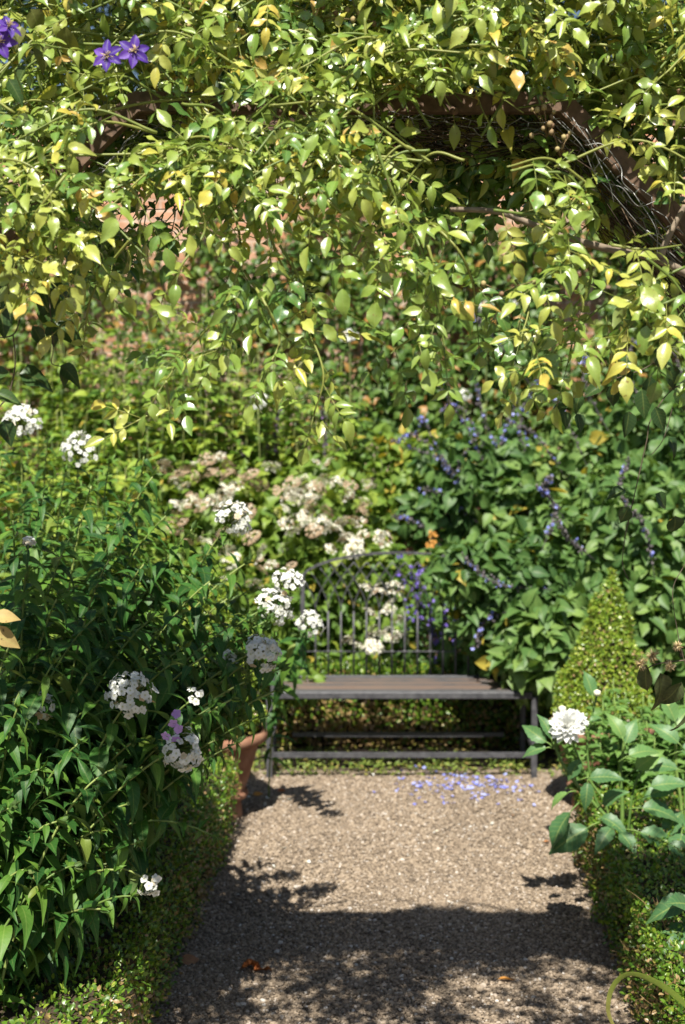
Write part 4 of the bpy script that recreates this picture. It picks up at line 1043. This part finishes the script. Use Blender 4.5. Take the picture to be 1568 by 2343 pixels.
# ------------------------------------------------------------------ dahlias and others, right bed
def dahlia(label, stems, leaves, base, flowers=(), buds=()):
    t = thing('dahlia', label, 'dahlia', base)
    for pts, r in stems:
        mb = MB(); cv = curve([np.array(p) for p in pts], 18); tube(mb, cv, np.linspace(r, r * .6, 18), 7, RNG.uniform()); obj('stem', mb, M['dahlia_stem'], t)
    for (p, d, ln, rnd, u) in leaves:
        c = Coll(); c.add(np.array(p), A(*d), nrm(A(*u)), ln, rnd, RNG.uniform(.9, 1.1)); lf = obj('leaf', c.bake(LEAF_DAHLIA), M['dahlia'], t)
        mb = MB(); d_ = nrm(A(*d)); tube(mb, [np.array(p) - d_ * ln * .35, np.array(p) - d_ * ln * .1 + A(0, 0, .004), np.array(p) + d_ * ln * .06], [.003, .0024, .0015], 5); obj('leaf_stalk', mb, M['dahlia_stem'], t)
    for (c0, nv, r) in flowers:
        cf = Coll(); n_ = nrm(A(*nv)); x = nrm(np.cross(n_, A(.2, .1, 1))); y = np.cross(n_, x); i = 0
        for ring, (k, el, rr) in enumerate(((13, -.15, 1), (13, .12, .98), (12, .38, .9), (11, .7, .78), (9, 1.1, .62), (7, 1.8, .45), (5, 3.5, .35))):
            for j in range(k):
                a = j * 2 * pi / k + ring * .31 + RNG.normal() * .06; d = x * cos(a) + y * sin(a) + n_ * (el + RNG.normal() * .06)
                cf.add(c0 + n_ * .003 * ring, d, n_ - .3 * d, r * rr * RNG.uniform(.9, 1.06), RNG.uniform(), 1)
        fo = obj('flower', cf.bake(PETAL_LONG), M['dahlia_petal'], t)
        mb = MB(); ball(mb, c0 - n_ * .008, .014, .2); obj('calyx', mb, M['dahlia_stem'], fo)
    for (c0, r, dn) in buds:
        mb = MB(); ball(mb, c0, r, dn, (1, 1, .9)); cg = Coll()
        b = obj('flower_bud', mb, M['bud'], t)
        for k in range(8): cg.add(np.array(c0) - A(0, 0, r * .8), A(cos(k * .8), sin(k * .8), .6), A(cos(k * .8), sin(k * .8), -.5), r * 1.5, .5)
        obj('sepals', cg.bake(LEAF_NARROW), M['calyx'], b)
    return t


D = 4.95
q = lambda px, py, Y=D: P(px, py, Y)
b0 = q(1412, 1908); b0 = A(b0[0], D + .05, 0)
stems = [([b0, q(1412, 1908), q(1370, 1850), q(1305, 1775), q(1272, 1710), q(1278, 1668, 4.9)], .0075), ([b0, q(1415, 1900), q(1372, 1850), q(1350, 1770), q(1345, 1690), q(1366, 1592)], .006), ([b0, q(1422, 1905), q(1424, 1830), q(1420, 1770), q(1430, 1690)], .009),
         ([b0 + A(.02, 0, 0), q(1395, 1868), q(1340, 1770), q(1312, 1700), q(1302, 1668, 4.88)], .005), ([b0 + A(.03, 0, 0), q(1440, 1880), q(1455, 1790), q(1490, 1740)], .006)]
up = (0, -.55, .85)
lv = [(q(1345, 1895, 4.8), (-.85, -.25, -.35), .17, .25, (-.1, -.75, .65)), (q(1305, 1860, 4.8), (-.75, -.3, -.75), .15, .1, (-.6, -.4, .6)), (q(1250, 1712, 4.85), (-.9, -.1, .05), .09, .5, up), (q(1250, 1698, 4.85), (-.75, .1, .6), .11, .5, (-.4, -.6, .5)), (q(1262, 1690, 4.85), (-.2, 0, .9), .10, .3, (.4, -.8, .2)),
      (q(1300, 1815, 4.85), (-.9, -.1, -.25), .085, .8, (-.1, -.3, .9)), (q(1350, 1780, 4.8), (.75, -.3, .25), .12, .2, up), (q(1345, 1790, 4.8), (-.1, -.4, -.5), .10, .1, up), (q(1425, 1690, 4.85), (-.3, 0, .95), .11, .8, (.3, -.9, .3)), (q(1432, 1700, 4.85), (.35, .1, .9), .10, .6, (-.3, -.9, .3)), (q(1440, 1730, 4.85), (.8, 0, .45), .12, .7, up),
      (q(1455, 1760, 4.9), (.7, -.1, .6), .13, .9, (-.2, -.8, .4)), (q(1470, 1850, 4.85), (.85, -.2, .1), .15, .3, up), (q(1465, 1905, 4.8), (.85, -.35, -.1), .17, .3, up), (q(1400, 1895, 4.75), (-.4, -.5, -.15), .11, .3, up), (q(1420, 1905, 4.75), (.3, -.6, -.2), .10, .3, up), (q(1520, 1880, 4.9), (.7, -.2, -.2), .15, .4, up),
      (q(1330, 1740, 4.9), (-.5, -.2, -.5), .09, .2, up), (q(1340, 1670, 4.92), (-.5, 0, .5), .05, .6, up), (q(1350, 1650, 4.92), (.5, 0, .4), .05, .6, up), (q(1356, 1592, 4.93), (-.15, 0, .9), .10, .6, (.4, -.8, .1)), (q(1380, 1840, 4.85), (.4, -.4, .6), .11, .4, up), (q(1375, 1870, 4.8), (.5, -.5, .0), .12, .15, up), (q(1490, 1800, 4.85), (.8, -.2, .3), .14, .5, up),
      (q(1530, 1930, 4.7), (.6, -.5, -.2), .14, .2, up), (q(1440, 1960, 4.7), (-.3, -.6, -.25), .08, .3, up)]
dahlia('white flowered dahlia leaning over the right hedge onto the path', stems, lv, b0, [(q(1298, 1662, 4.84), (-.25, -.85, .5), .062), (q(1315, 1652, 4.88), (.5, -.5, .7), .045)], [(q(1287, 1622, 4.86), .016, 1), (q(1367, 1585, 4.92), .015, 1)])
b1 = A(1.27, 5.0, 0)
st = [([b1, q(1560, 1850, 5), q(1548, 1760, 5), q(1545, 1680, 5), q(1530, 1620, 5)], .007), ([b1, q(1568, 1800, 5), q(1580, 1700, 5)], .007)]
lv = [(q(1550, 1760, 4.95), (-.8, -.1, .35), .14, .5, up), (q(1552, 1700, 4.95), (-.6, 0, .7), .12, .6, (.2, -.8, .5)), (q(1560, 1720, 4.95), (.8, -.2, .3), .14, .4, up), (q(1545, 1800, 4.9), (-.8, -.3, 0), .13, .4, up), (q(1560, 1860, 4.9), (-.5, -.5, -.2), .14, .2, up), (q(1545, 1650, 4.98), (-.3, 0, .9), .12, .7, (.4, -.8, .2)), (q(1540, 1670, 4.98), (.5, 0, .8), .12, .7, (-.3, -.8, .3)), (q(1560, 1910, 4.8), (-.2, -.6, -.2), .15, .3, up)]
dahlia('second dahlia with one yellow bud at the right edge', st, lv, b1, [], [(q(1528, 1612, 5), .012, .1)])
b2 = A(1.2, 4.05, 0)
st = [([b2, q(1600, 2150, 4.0), q(1610, 2080, 4.0)], .006)]
lv = [(q(1590, 2065, 3.95), (-.95, -.15, .05), .15, .1, (0, -.45, .9)), (q(1585, 2075, 3.95), (-.4, -.4, .35), .12, .1, up), (q(1590, 2150, 3.9), (-.9, -.3, .0), .11, .0, (0, -.4, .9)), (q(1600, 2110, 3.95), (-.6, -.4, -.5), .10, .2, up), (q(1590, 2140, 3.95), (-.5, -.1, .2), .1, .1, up)]
dahlia('dark dahlia leaves reaching in low over the right hedge', st, lv, b2)
t = thing('strap_leaf_plant', 'bent yellow green strap leaf arching over the right hedge, bottom corner', 'plant', (.80, 3.44, 0))
cv = curve([A(.80, 3.44, 0), A(.77, 3.45, .16), P(1402, 2342, 3.44), P(1393, 2290, 3.42), P(1410, 2247, 3.4), P(1445, 2228, 3.38), P(1500, 2246, 3.36), P(1560, 2290, 3.34), P(1640, 2380, 3.32)], 40)
mb = MB(); wv = np.interp(np.linspace(0, 1, 40), [0, .2, .4, .8, 1], [.003, .004, .006, .010, .005]); tn = nrm(np.gradient(cv, axis=0)); sd = nrm(np.cross(tn, A(.1, .9, .45)))
V = np.stack([cv + sd * wv[:, None], cv - A(0, 0, .003), cv - sd * wv[:, None]], 1).reshape(-1, 3); lc = np.zeros((40, 3, 3)); lc[:, :, 0] = (-1, 0, 1); lc[:, :, 1] = np.linspace(0, 1, 40)[:, None]
mb.add(V, [(i * 3 + j, i * 3 + j + 1, i * 3 + j + 4, i * 3 + j + 3) for i in range(39) for j in range(2)], rnd=np.repeat(np.interp(np.linspace(0, 1, 40), [0, .3, .5, 1], [1, .9, .2, 0]), 3), lc=lc.reshape(-1, 3)); obj('leaf_blade', mb, M['strap'], t)

herb('feathery_herb', 'soft bright green lobed herb between dahlia and box cone', 'herb', (1.20, 5.62, 0), (.24, .15), 46, .68, M['soft'], (.05, .08), .15, pair=5, nodes_=12, tm=LEAF_DAHLIA[:1], yellow=0, stem_mat=M['dahlia_stem'])
herb('feathery_herb', 'low soft green herb behind the right edge dahlia', 'herb', (1.65, 5.5, 0), (.25, .2), 26, .66, M['soft'], (.05, .08), .12, pair=5, nodes_=12, tm=LEAF_DAHLIA[:1], yellow=0, stem_mat=M['dahlia_stem'])

# ------------------------------------------------------------------ planting behind the bench
def XY(px, Y): return (px - CX) * Y / FPX
def lump(px, py, Y, rx, ry, rz): c = P(px, py, Y); return ((c[0], c[1], c[2]), (rx, ry, rz))


def spikes(t, lst, Y, mat, density=1.0, nm='flower_spike', fr=.016, cal=True, dens_f=.35):
    for pts in lst:
        cv = curve([P(a, b, Y + RNG.normal() * .04) for a, b in pts], 22); mb = MB(); tube(mb, cv, .0028, 4, .2); c = Coll()
        for i in range(4, 22):
            for k in range(int(3 * density)):
                p = cv[i] + rv(1, .008)[0]
                if cal: ball(mb, p, RNG.uniform(.005, .009), RNG.uniform(), (.8, .8, 1.4))
                if RNG.uniform() < dens_f:
                    d = nrm(rv(1)[0] + A(0, -.5, -.2))
                    for j in range(3): c.add(p, nrm(d + rv(1, .35)[0]), rv(1)[0], fr * RNG.uniform(.8, 1.5), RNG.uniform())
        so = obj(nm, mb, M['dark_calyx'] if cal else M['salvia_stem'], t)
        obj('blossom', c.bake(PETAL), M[mat], so)


kwS = dict(size=(.07, .125), tm=LEAF_OVATE, mat=M['salvia'], stem_mat=M['salvia_stem'])
s1 = bush('salvia', 'broad leaved blue salvia rising behind the box cone', 'salvia', (XY(1400, 7.5), 7.6, 0), [lump(1430, 1230, 7.4, .42, .35, .42), lump(1380, 1420, 7.25, .42, .3, .36), lump(1520, 1400, 7.3, .35, .3, .5), lump(1440, 1600, 7.4, .5, .3, .35)], 3000, group='blue salvias', **kwS)
s2 = bush('salvia', 'tall blue salvia with dark stalks at the right edge', 'salvia', (XY(1560, 7.9), 8.1, 0), [lump(1500, 1030, 8.0, .45, .35, .42), lump(1380, 1080, 8.1, .4, .3, .4), lump(1600, 1150, 7.8, .35, .3, .5), lump(1640, 1400, 7.6, .35, .3, .8)], 2600, group='blue salvias', **kwS)
s3 = bush('salvia', 'blue salvia leaning over the right end of the bench', 'salvia', (XY(1200, 7.55), 7.75, 0), [lump(1200, 1340, 7.2, .30, .24, .30), lump(1080, 1300, 7.15, .22, .14, .15), lump(1100, 1400, 7.2, .14, .1, .16), lump(1230, 1480, 7.0, .2, .2, .28), lump(1170, 1420, 7.25, .2, .2, .3), lump(1130, 1500, 7.5, .25, .12, .2)], 2000, group='blue salvias', **kwS)
s4 = bush('salvia', 'thin flowering blue salvia in the gap above the bench', 'salvia', (XY(1080, 8.5), 8.6, 0), [lump(1110, 1100, 8.5, .42, .3, .36), lump(1240, 1180, 8.3, .34, .3, .4), lump(1010, 1190, 8.5, .25, .2, .25)], 1500, group='blue salvias', **kwS)
spikes(s4, [[(1150, 1150), (1080, 1000), (1000, 870)], [(1180, 1120), (1110, 960), (1090, 880)], [(1120, 1180), (1020, 1060), (930, 1020)], [(1200, 1150), (1150, 1020), (1180, 930)], [(1100, 1200), (1010, 1130), (960, 1120)], [(1060, 1150), (980, 980), (960, 960)], [(1150, 1100), (1060, 940), (1010, 940)], [(1230, 1100), (1190, 980), (1220, 880)], [(1080, 1120), (960, 1000), (900, 1010)], [(1010, 1250), (960, 1200), (900, 1180)], [(1100, 1180), (1050, 1080), (1070, 1030)]], 8.3, 'blue', dens_f=.22)
spikes(s2, [[(1350, 1080), (1290, 950), (1230, 870)], [(1300, 1100), (1230, 1000), (1160, 960)], [(1480, 960), (1440, 850), (1450, 780)], [(1560, 960), (1560, 860), (1540, 800)], [(1400, 1000), (1340, 880), (1340, 800)], [(1230, 900), (1120, 760), (1080, 720)]], 7.8, 'blue', dens_f=.1)
spikes(s3, [[(1230, 1350), (1130, 1330), (1060, 1270)], [(1240, 1260), (1270, 1170), (1230, 1110)], [(1270, 1350), (1190, 1340), (1120, 1330)], [(1300, 1200), (1250, 1120), (1260, 1090)], [(1160, 1400), (1110, 1420), (1090, 1480)]], 7.0, 'blue', dens_f=.2)
spikes(s1, [[(1360, 1280), (1300, 1230), (1270, 1180)], [(1450, 1200), (1420, 1120), (1440, 1050)], [(1500, 1330), (1480, 1220), (1450, 1170)]], 6.95, 'blue', dens_f=.1)

# violet spikes behind the bench back
t = thing('violet_perennial', 'violet blue spires seen through the right of bench back', 'perennial', (XY(970, 7.75), 7.8, 0))
c = bush_leaves([lump(980, 1450, 7.75, .2, .15, .3), lump(1030, 1500, 7.75, .15, .12, .3)], 420, (.04, .08)); obj('foliage', c.bake(LEAF_OVATE), M['salvia'], t)
spikes(t, [[(935, 1480), (925, 1380), (910, 1260)], [(960, 1480), (950, 1370), (940, 1290)], [(990, 1500), (985, 1400), (1000, 1330)], [(1010, 1520), (1015, 1430), (1030, 1360)], [(1040, 1520), (1045, 1440), (1040, 1370)], [(980, 1450), (960, 1340), (965, 1300)], [(1000, 1540), (1000, 1480), (985, 1420)]], 7.6, 'violet', fr=.017, cal=False, dens_f=.3)

# hydrangeas
kwH = dict(size=(.06, .105), tm=LEAF_OVATE, mat=M['hydr'], stem_mat=M['bark'])
h1 = bush('hydrangea', 'cream and browning hydrangea behind the near phlox heads', 'hydrangea', (XY(560, 8.2), 8.4, 0), [lump(520, 1170, 8.2, .45, .4, .34), lump(440, 1330, 8.1, .5, .4, .5), lump(640, 1260, 8.0, .35, .3, .3), lump(560, 1450, 7.9, .5, .3, .4)], 2400, group='cream hydrangeas', **kwH)
h2 = bush('hydrangea', 'cream hydrangea rising behind the left of bench arch', 'hydrangea', (XY(740, 8.2), 8.4, 0), [lump(740, 1160, 8.2, .34, .35, .3), lump(800, 1280, 8.1, .3, .3, .3), lump(720, 1380, 7.95, .36, .25, .34)], 1900, group='cream hydrangeas', **kwH)


def cream_head(seed):
    c = Coll()
    for k in range(46):
        a = RNG.uniform(0, 2 * pi); r = RNG.uniform(0, 1) ** .5; p = A(cos(a) * r * .055, sin(a) * r * .055, .022 * (1 - r * r) + RNG.normal() * .004)
        floret_mb(c, p, nrm(A(cos(a) * r * .7, sin(a) * r * .7, 1) + rv(1, .2)[0]), RNG.uniform(.008, .012), RNG.uniform(0, .62) if seed != 2 and RNG.uniform() < .85 else RNG.uniform(.68, 1), 4)
    mb = c.bake(PETAL[:1]); m = mb.mesh('cream_flower_head', A(0, 0, 0)); m.materials.append(M['cream']); return m
CH = [cream_head(i) for i in range(3)]


def heads(t, region, n, Y, brown=.3, up=.7):
    for k in range(n):
        (x0, y0, x1, y1) = region; px = RNG.uniform(x0, x1); py = RNG.uniform(y0, y1)
        p = P(px, py, Y + RNG.uniform(-.12, .12) + (1150 - py) * .0008)
        inst('flower_head', CH[2] if RNG.uniform() < brown else CH[RNG.integers(0, 2)], t, p, (RNG.uniform(.35, 1.0), RNG.normal() * .3, RNG.uniform(0, 6)), RNG.uniform(.65, 1.05))
heads(h1, (365, 1040, 660, 1130), 28, 7.85, .35); heads(h1, (400, 1120, 700, 1300), 34, 7.65, .38); heads(h1, (500, 1260, 680, 1340), 10, 7.5, .3)
heads(h2, (690, 1050, 790, 1120), 10, 7.9, .15); heads(h2, (640, 1100, 850, 1200), 28, 7.75, .35); heads(h2, (680, 1190, 880, 1260), 15, 7.65, .3); heads(h2, (770, 1330, 920, 1490), 16, 7.6, .0)
bush('leafy_perennial', 'bright green leafy perennial behind the middle of bench back', 'perennial', (XY(880, 8.0), 8.1, 0), [lump(860, 1330, 8.05, .38, .25, .24), lump(830, 1450, 7.98, .4, .2, .3), lump(960, 1360, 8.1, .25, .2, .24), lump(720, 1500, 7.95, .3, .2, .3)], 1500, (.06, .11), LEAF_OVATE, M['hydr'], M['salvia_stem'], yellow=.04)
bush('leafy_perennial', 'dark leaves at left end of bench, spilling over the seat corner', 'perennial', (XY(620, 7.55), 7.6, 0), [lump(640, 1500, 7.5, .16, .14, .26), lump(690, 1560, 7.2, .1, .14, .1), lump(600, 1420, 7.5, .2, .15, .3)], 420, (.06, .10), LEAF_OVATE, M['hydr'], M['salvia_stem'])
bush('leafy_perennial', 'yellow green leafy perennial above the bench arch', 'perennial', (XY(900, 8.9), 9.0, 0), [lump(880, 1160, 8.9, .3, .25, .3), lump(960, 1090, 9.0, .36, .25, .3), lump(850, 1060, 9.0, .25, .25, .2)], 1300, (.06, .11), LEAF_OVATE, M['hydr'], M['salvia_stem'], yellow=.08)
# tall herbs on the left, behind the phlox
HB = 'tall seeding herbs left of centre'
for (px, Y, h, n_, lab, tf) in ((80, 8.6, 2.15, 40, 'tall green herb clump at the far left edge of border', 0), (230, 8.7, 2.35, 44, 'tall herb clump left of the feathery seed tops', 0), (350, 8.4, 2.45, 46, 'tallest herb clump with feathery brownish seed tops', 26), (480, 8.5, 2.2, 44, 'herb clump with thin seed tops behind the hanging sprays', 18), (600, 8.6, 2.1, 44, 'green herb clump right of the feathery seed tops', 10), (690, 8.8, 2.0, 40, 'green herb clump below the longest hanging spray', 6), (40, 7.3, 1.7, 36, 'leafy herb clump low at the left edge behind phlox', 0), (200, 7.2, 1.75, 36, 'leafy herb clump behind the two blurred phlox heads', 0), (330, 7.5, 1.15, 30, 'leafy herb clump beside the hydrangea', 0)):
    herb('tall_herb', lab, 'herb', (XY(px, Y), Y, 0), (.36, .3), n_, h, M['herb'], (.08, .15), .2, tuft=max(tf, 22) if tf else 0, tuft_mat=M['seed'], nodes_=19, pair=5, group=HB, tm=LEAF_NARROW + LEAF_OVATE[:1], yellow=.035)
t = thing('wild_marjoram', 'dark seed stalks with a few mauve florets beside hydrangea', 'perennial', (XY(650, 8.6), 8.55, 0))
spikes(t, [[(700, 1080), (690, 1020), (680, 960)], [(640, 1060), (630, 1000), (640, 940)], [(600, 1060), (610, 1010), (590, 960)], [(560, 1060), (555, 1010), (560, 985)], [(740, 1060), (745, 990), (735, 930)]], 8.45, 'lilac', fr=.012, dens_f=.15)
# shrubs and climbers on the wall
WS = 'shrubs trained on the brick wall'
for (lab, px, lumps, n_) in (('dense green shrub against the wall, right of centre', 850, [lump(830, 830, 10.0, .5, .3, .6), lump(900, 700, 10.1, .4, .25, .4), lump(780, 990, 9.8, .5, .3, .5), lump(930, 960, 9.8, .4, .3, .6)], 3600),
                           ('wall shrub behind the blue salvia stalks', 1100, [lump(1080, 880, 10.1, .45, .3, .7), lump(1180, 780, 10.2, .35, .2, .4), lump(1110, 650, 10.25, .3, .2, .3), lump(1230, 960, 10.0, .5, .3, .6)], 3200),
                           ('wall shrub behind the tall herbs at left', 320, [lump(200, 850, 10.1, .8, .3, .7), lump(60, 750, 10.1, .5, .3, .6), lump(420, 900, 10.0, .6, .3, .6), lump(600, 880, 10.0, .5, .3, .6), lump(60, 600, 10.2, .3, .2, .35)], 3600),
                           ('climbing shrub high on the wall at right', 1480, [lump(1500, 840, 10.0, .6, .3, .6), lump(1400, 950, 9.8, .5, .3, .5), lump(1600, 640, 10.2, .5, .2, .6), lump(1480, 720, 10.2, .3, .2, .3)], 3000),
                           ('thin climber with small leaves high on the wall', 640, [lump(660, 640, 10.3, .35, .14, .4), lump(560, 720, 10.3, .35, .14, .4), lump(760, 540, 10.3, .4, .14, .5), lump(480, 560, 10.35, .2, .1, .4), lump(330, 600, 10.35, .3, .1, .2), lump(200, 540, 10.3, .2, .1, .4)], 2000), ('thin climber high on the wall under the bare shoulder', 1250, [lump(1010, 520, 10.3, .3, .12, .5), lump(1260, 540, 10.3, .26, .12, .45), lump(1120, 570, 10.35, .3, .1, .22), lump(1380, 560, 10.35, .18, .1, .35), lump(1480, 560, 10.3, .25, .12, .4)], 1900)):
    bush('wall_shrub', lab, 'shrub', (XY(px, 10.2), 10.25, 0), lumps, n_, (.05, .10), LEAF_OVATE, M['shrub'], M['bark'], nst=24, group=WS, yellow=.06)
for (px, py, lab) in ((590, 920, 'small blurred white flower cluster among the herbs'), (800, 772, 'white flowers high on the wall shrub'), (1112, 706, 'white flower cluster below the right brick gap'), (1188, 686, 'white flower near the wall, right of the larger cluster'), (1062, 908, 'single white bloom amid the blue salvia stalks')):
    Y = 8.2 if px < 700 else 9.6
    c = P(px, py, Y); b = (c[0], c[1] + .1, 0)
    t = thing('white_flower', lab, 'flower', b, 'far white flowers'); st = MB(); tube(st, curve([b, A(c[0] + .02, Y + .08, c[2] * .5), c], 8), .004, 4); obj('stem', st, M['herb_stem'], t)
    phlox_head(t, c, (0, -.6, .8), .055, 16, fr=.016)
t = thing('orange_flower', 'small orange flower spray just above the bench arch', 'flower', (XY(985, 8.1), 8.1, 0)); c0 = P(985, 1232, 8.05); cf = Coll()
for k in range(14): floret_mb(cf, c0 + rv(1, .03)[0] * A(.6, .6, 1.4), A(0, -1, .4) + rv(1, .4)[0], .014, .95, 4)
st = MB(); tube(st, curve([(XY(985, 8.1), 8.1, 0), c0 * A(1, 1, .6), c0], 8), .003, 4); obj('stem', st, M['herb_stem'], t); obj('petals', cf.bake(PETAL), M['fallen'], t)

# trees beyond the wall
for (x, Y, h, r, lab) in ((-5.2, 15, 9, 2.4, 'dark tree beyond the wall at far left'), (-2.2, 16.5, 10, 2.6, 'dark tree beyond the wall left of centre'), (1.0, 15.5, 9, 2.5, 'tree beyond the wall above the arch middle'), (4.0, 16, 10, 2.6, 'tree beyond the wall at far right')):
    t = thing('garden_tree', lab, 'tree', (x, Y, 0), 'trees beyond the garden wall')
    tr = MB(); tube(tr, curve([(x, Y, 0), (x + .1, Y, h * .35), (x - .05, Y, h * .75)], 12), np.linspace(.22, .08, 12), 9)
    for k in range(9):
        a = k * 2.4; z = h * (.3 + .05 * k); e = A(x + cos(a) * r * .7, Y + sin(a) * r * .7, z + r * .6); tube(tr, curve([A(x, Y, z), (A(x, Y, z) + e) / 2 + A(0, 0, .15), e], 7), np.linspace(.08, .02, 7), 6)
    obj('trunk', tr, M['bark'], t)
    lumps = [((x + RNG.normal() * r * .4, Y + RNG.normal() * r * .35, h * RNG.uniform(.35, .85)), (r * RNG.uniform(.4, .6),) * 2 + (r * RNG.uniform(.35, .55),)) for _ in range(13)]
    obj('crown', bush_leaves(lumps, 8500, (.12, .22), shell=.3, rnd=(0, 1), yellow=0).bake(LEAF_TREE), M['tree'], t)

# ------------------------------------------------------------------ ground cover and fallen things
c = Coll()
n = 2600; xx = RNG.uniform(-.5, 1.15, n); yy = 6.86 + RNG.beta(1.6, 2.2, n) * .65
dens = .4 + .6 * np.sin(xx * 9) ** 2; ok = (RNG.uniform(0, 1, n) < dens); xx, yy = xx[ok], yy[ok]
for a, b in zip(xx, yy): c.add(A(a, b, .006 + RNG.uniform(0, .02)), A(RNG.normal(), RNG.normal(), .5), A(0, 0, 1) + rv(1, .5)[0], RNG.uniform(.012, .032), RNG.uniform(0, 1))
o = obj('ground_cover', c.bake(LEAF_OVATE), M['weed']); tag(o, 'low yellow green weeds at the foot of the bench', 'weeds', kind='stuff')


def petal_mesh(mat):
    c = Coll(); 
    for k in range(2): c.add(A(0, 0, .004), A(cos(k * 1.3), sin(k * 1.3), .15), A(0, 0, 1) + rv(1, .3)[0], RNG.uniform(.012, .017), RNG.uniform())
    m = c.bake(PETAL).mesh('petal', A(0, 0, 0)); m.materials.append(mat); return m
PB = [petal_mesh(M['blue']) for _ in range(4)]; PWt = [petal_mesh(M['white']) for _ in range(3)]
n = 0
while n < 160:
    px = RNG.normal(1070, 85); py = RNG.normal(1812, 17) + abs(px - 1000) * .05
    if not (840 < px < 1250 and 1770 < py < 1880): continue
    Y = 1.85 * FPX / (py - HOR); o = inst('fallen_petal', PB[n % 4], None, A(XY(px, Y), Y, .008), (RNG.normal() * .3, RNG.normal() * .3, RNG.uniform(0, 6)), RNG.uniform(.8, 1.4))
    tag(o, 'small blue petal dropped on the gravel before the bench', 'petal', 'fallen blue petals'); n += 1
for (px, py) in ((612, 1845), (640, 1843), (660, 1850), (600, 1860), (850, 1788), (590, 1990), (625, 2012), (700, 2000), (645, 1965), (940, 1985), (1000, 1925), (1130, 1908), (560, 2305)):
    Y = 1.85 * FPX / (py - HOR); o = inst('fallen_petal', PWt[n % 3], None, A(XY(px, Y), Y, .009), (RNG.normal() * .3, RNG.normal() * .3, RNG.uniform(0, 6)), 1.2); n += 1
    tag(o, 'white petal lying on the shaded gravel at the bottom of path' if py > 2200 else 'small white petal dropped on the sunlit gravel', 'petal', 'fallen white petals')
for (px, py, ang, ln, r, tm, lab) in ((400, 2240, 0, .13, .5, LEAF_PHLOX, 'long curled brown leaf on the shaded gravel by left hedge'), (575, 2265, 30, .085, .72, LEAF_WITHER, 'rusty red crumpled leaf in the middle of the shaded gravel'), (1150, 2285, -10, .055, .95, LEAF_ROSE, 'small orange leaf on the shaded gravel at right'),
                               (1255, 1952, 20, .03, .8, LEAF_ROSE, 'tiny reddish leaf near the right hedge corner'), (575, 1838, 10, .05, .95, LEAF_ROSE, 'tan leaf beside the foot of left pot'), (632, 1828, -10, .04, .7, LEAF_ROSE, 'small dark red leaf before the left bench leg'), (1180, 1890, 60, .035, .1, LEAF_ROSE, 'small dull green leaf on the sunlit gravel at right')):
    Y = 1.85 * FPX / (py - HOR); c = Coll(); a = radians(ang)
    for k in range(3 if tm is LEAF_WITHER else 1): c.add(A(XY(px, Y) + k * .008, Y + k * .006, .014 + .006 * k), A(cos(a + k * 1.1), sin(a + k * 1.1), .12), A(0, -.25, 1) + rv(1, .15)[0], ln, r)
    o = obj('fallen_leaf', c.bake(tm), M['fallen'], loc=(XY(px, Y), Y, 0)); tag(o, lab, 'leaf', 'fallen leaves on the path')
# a snail-pale pebble in the red leaf
print('canes', NC, 'objects', len(SC.objects))
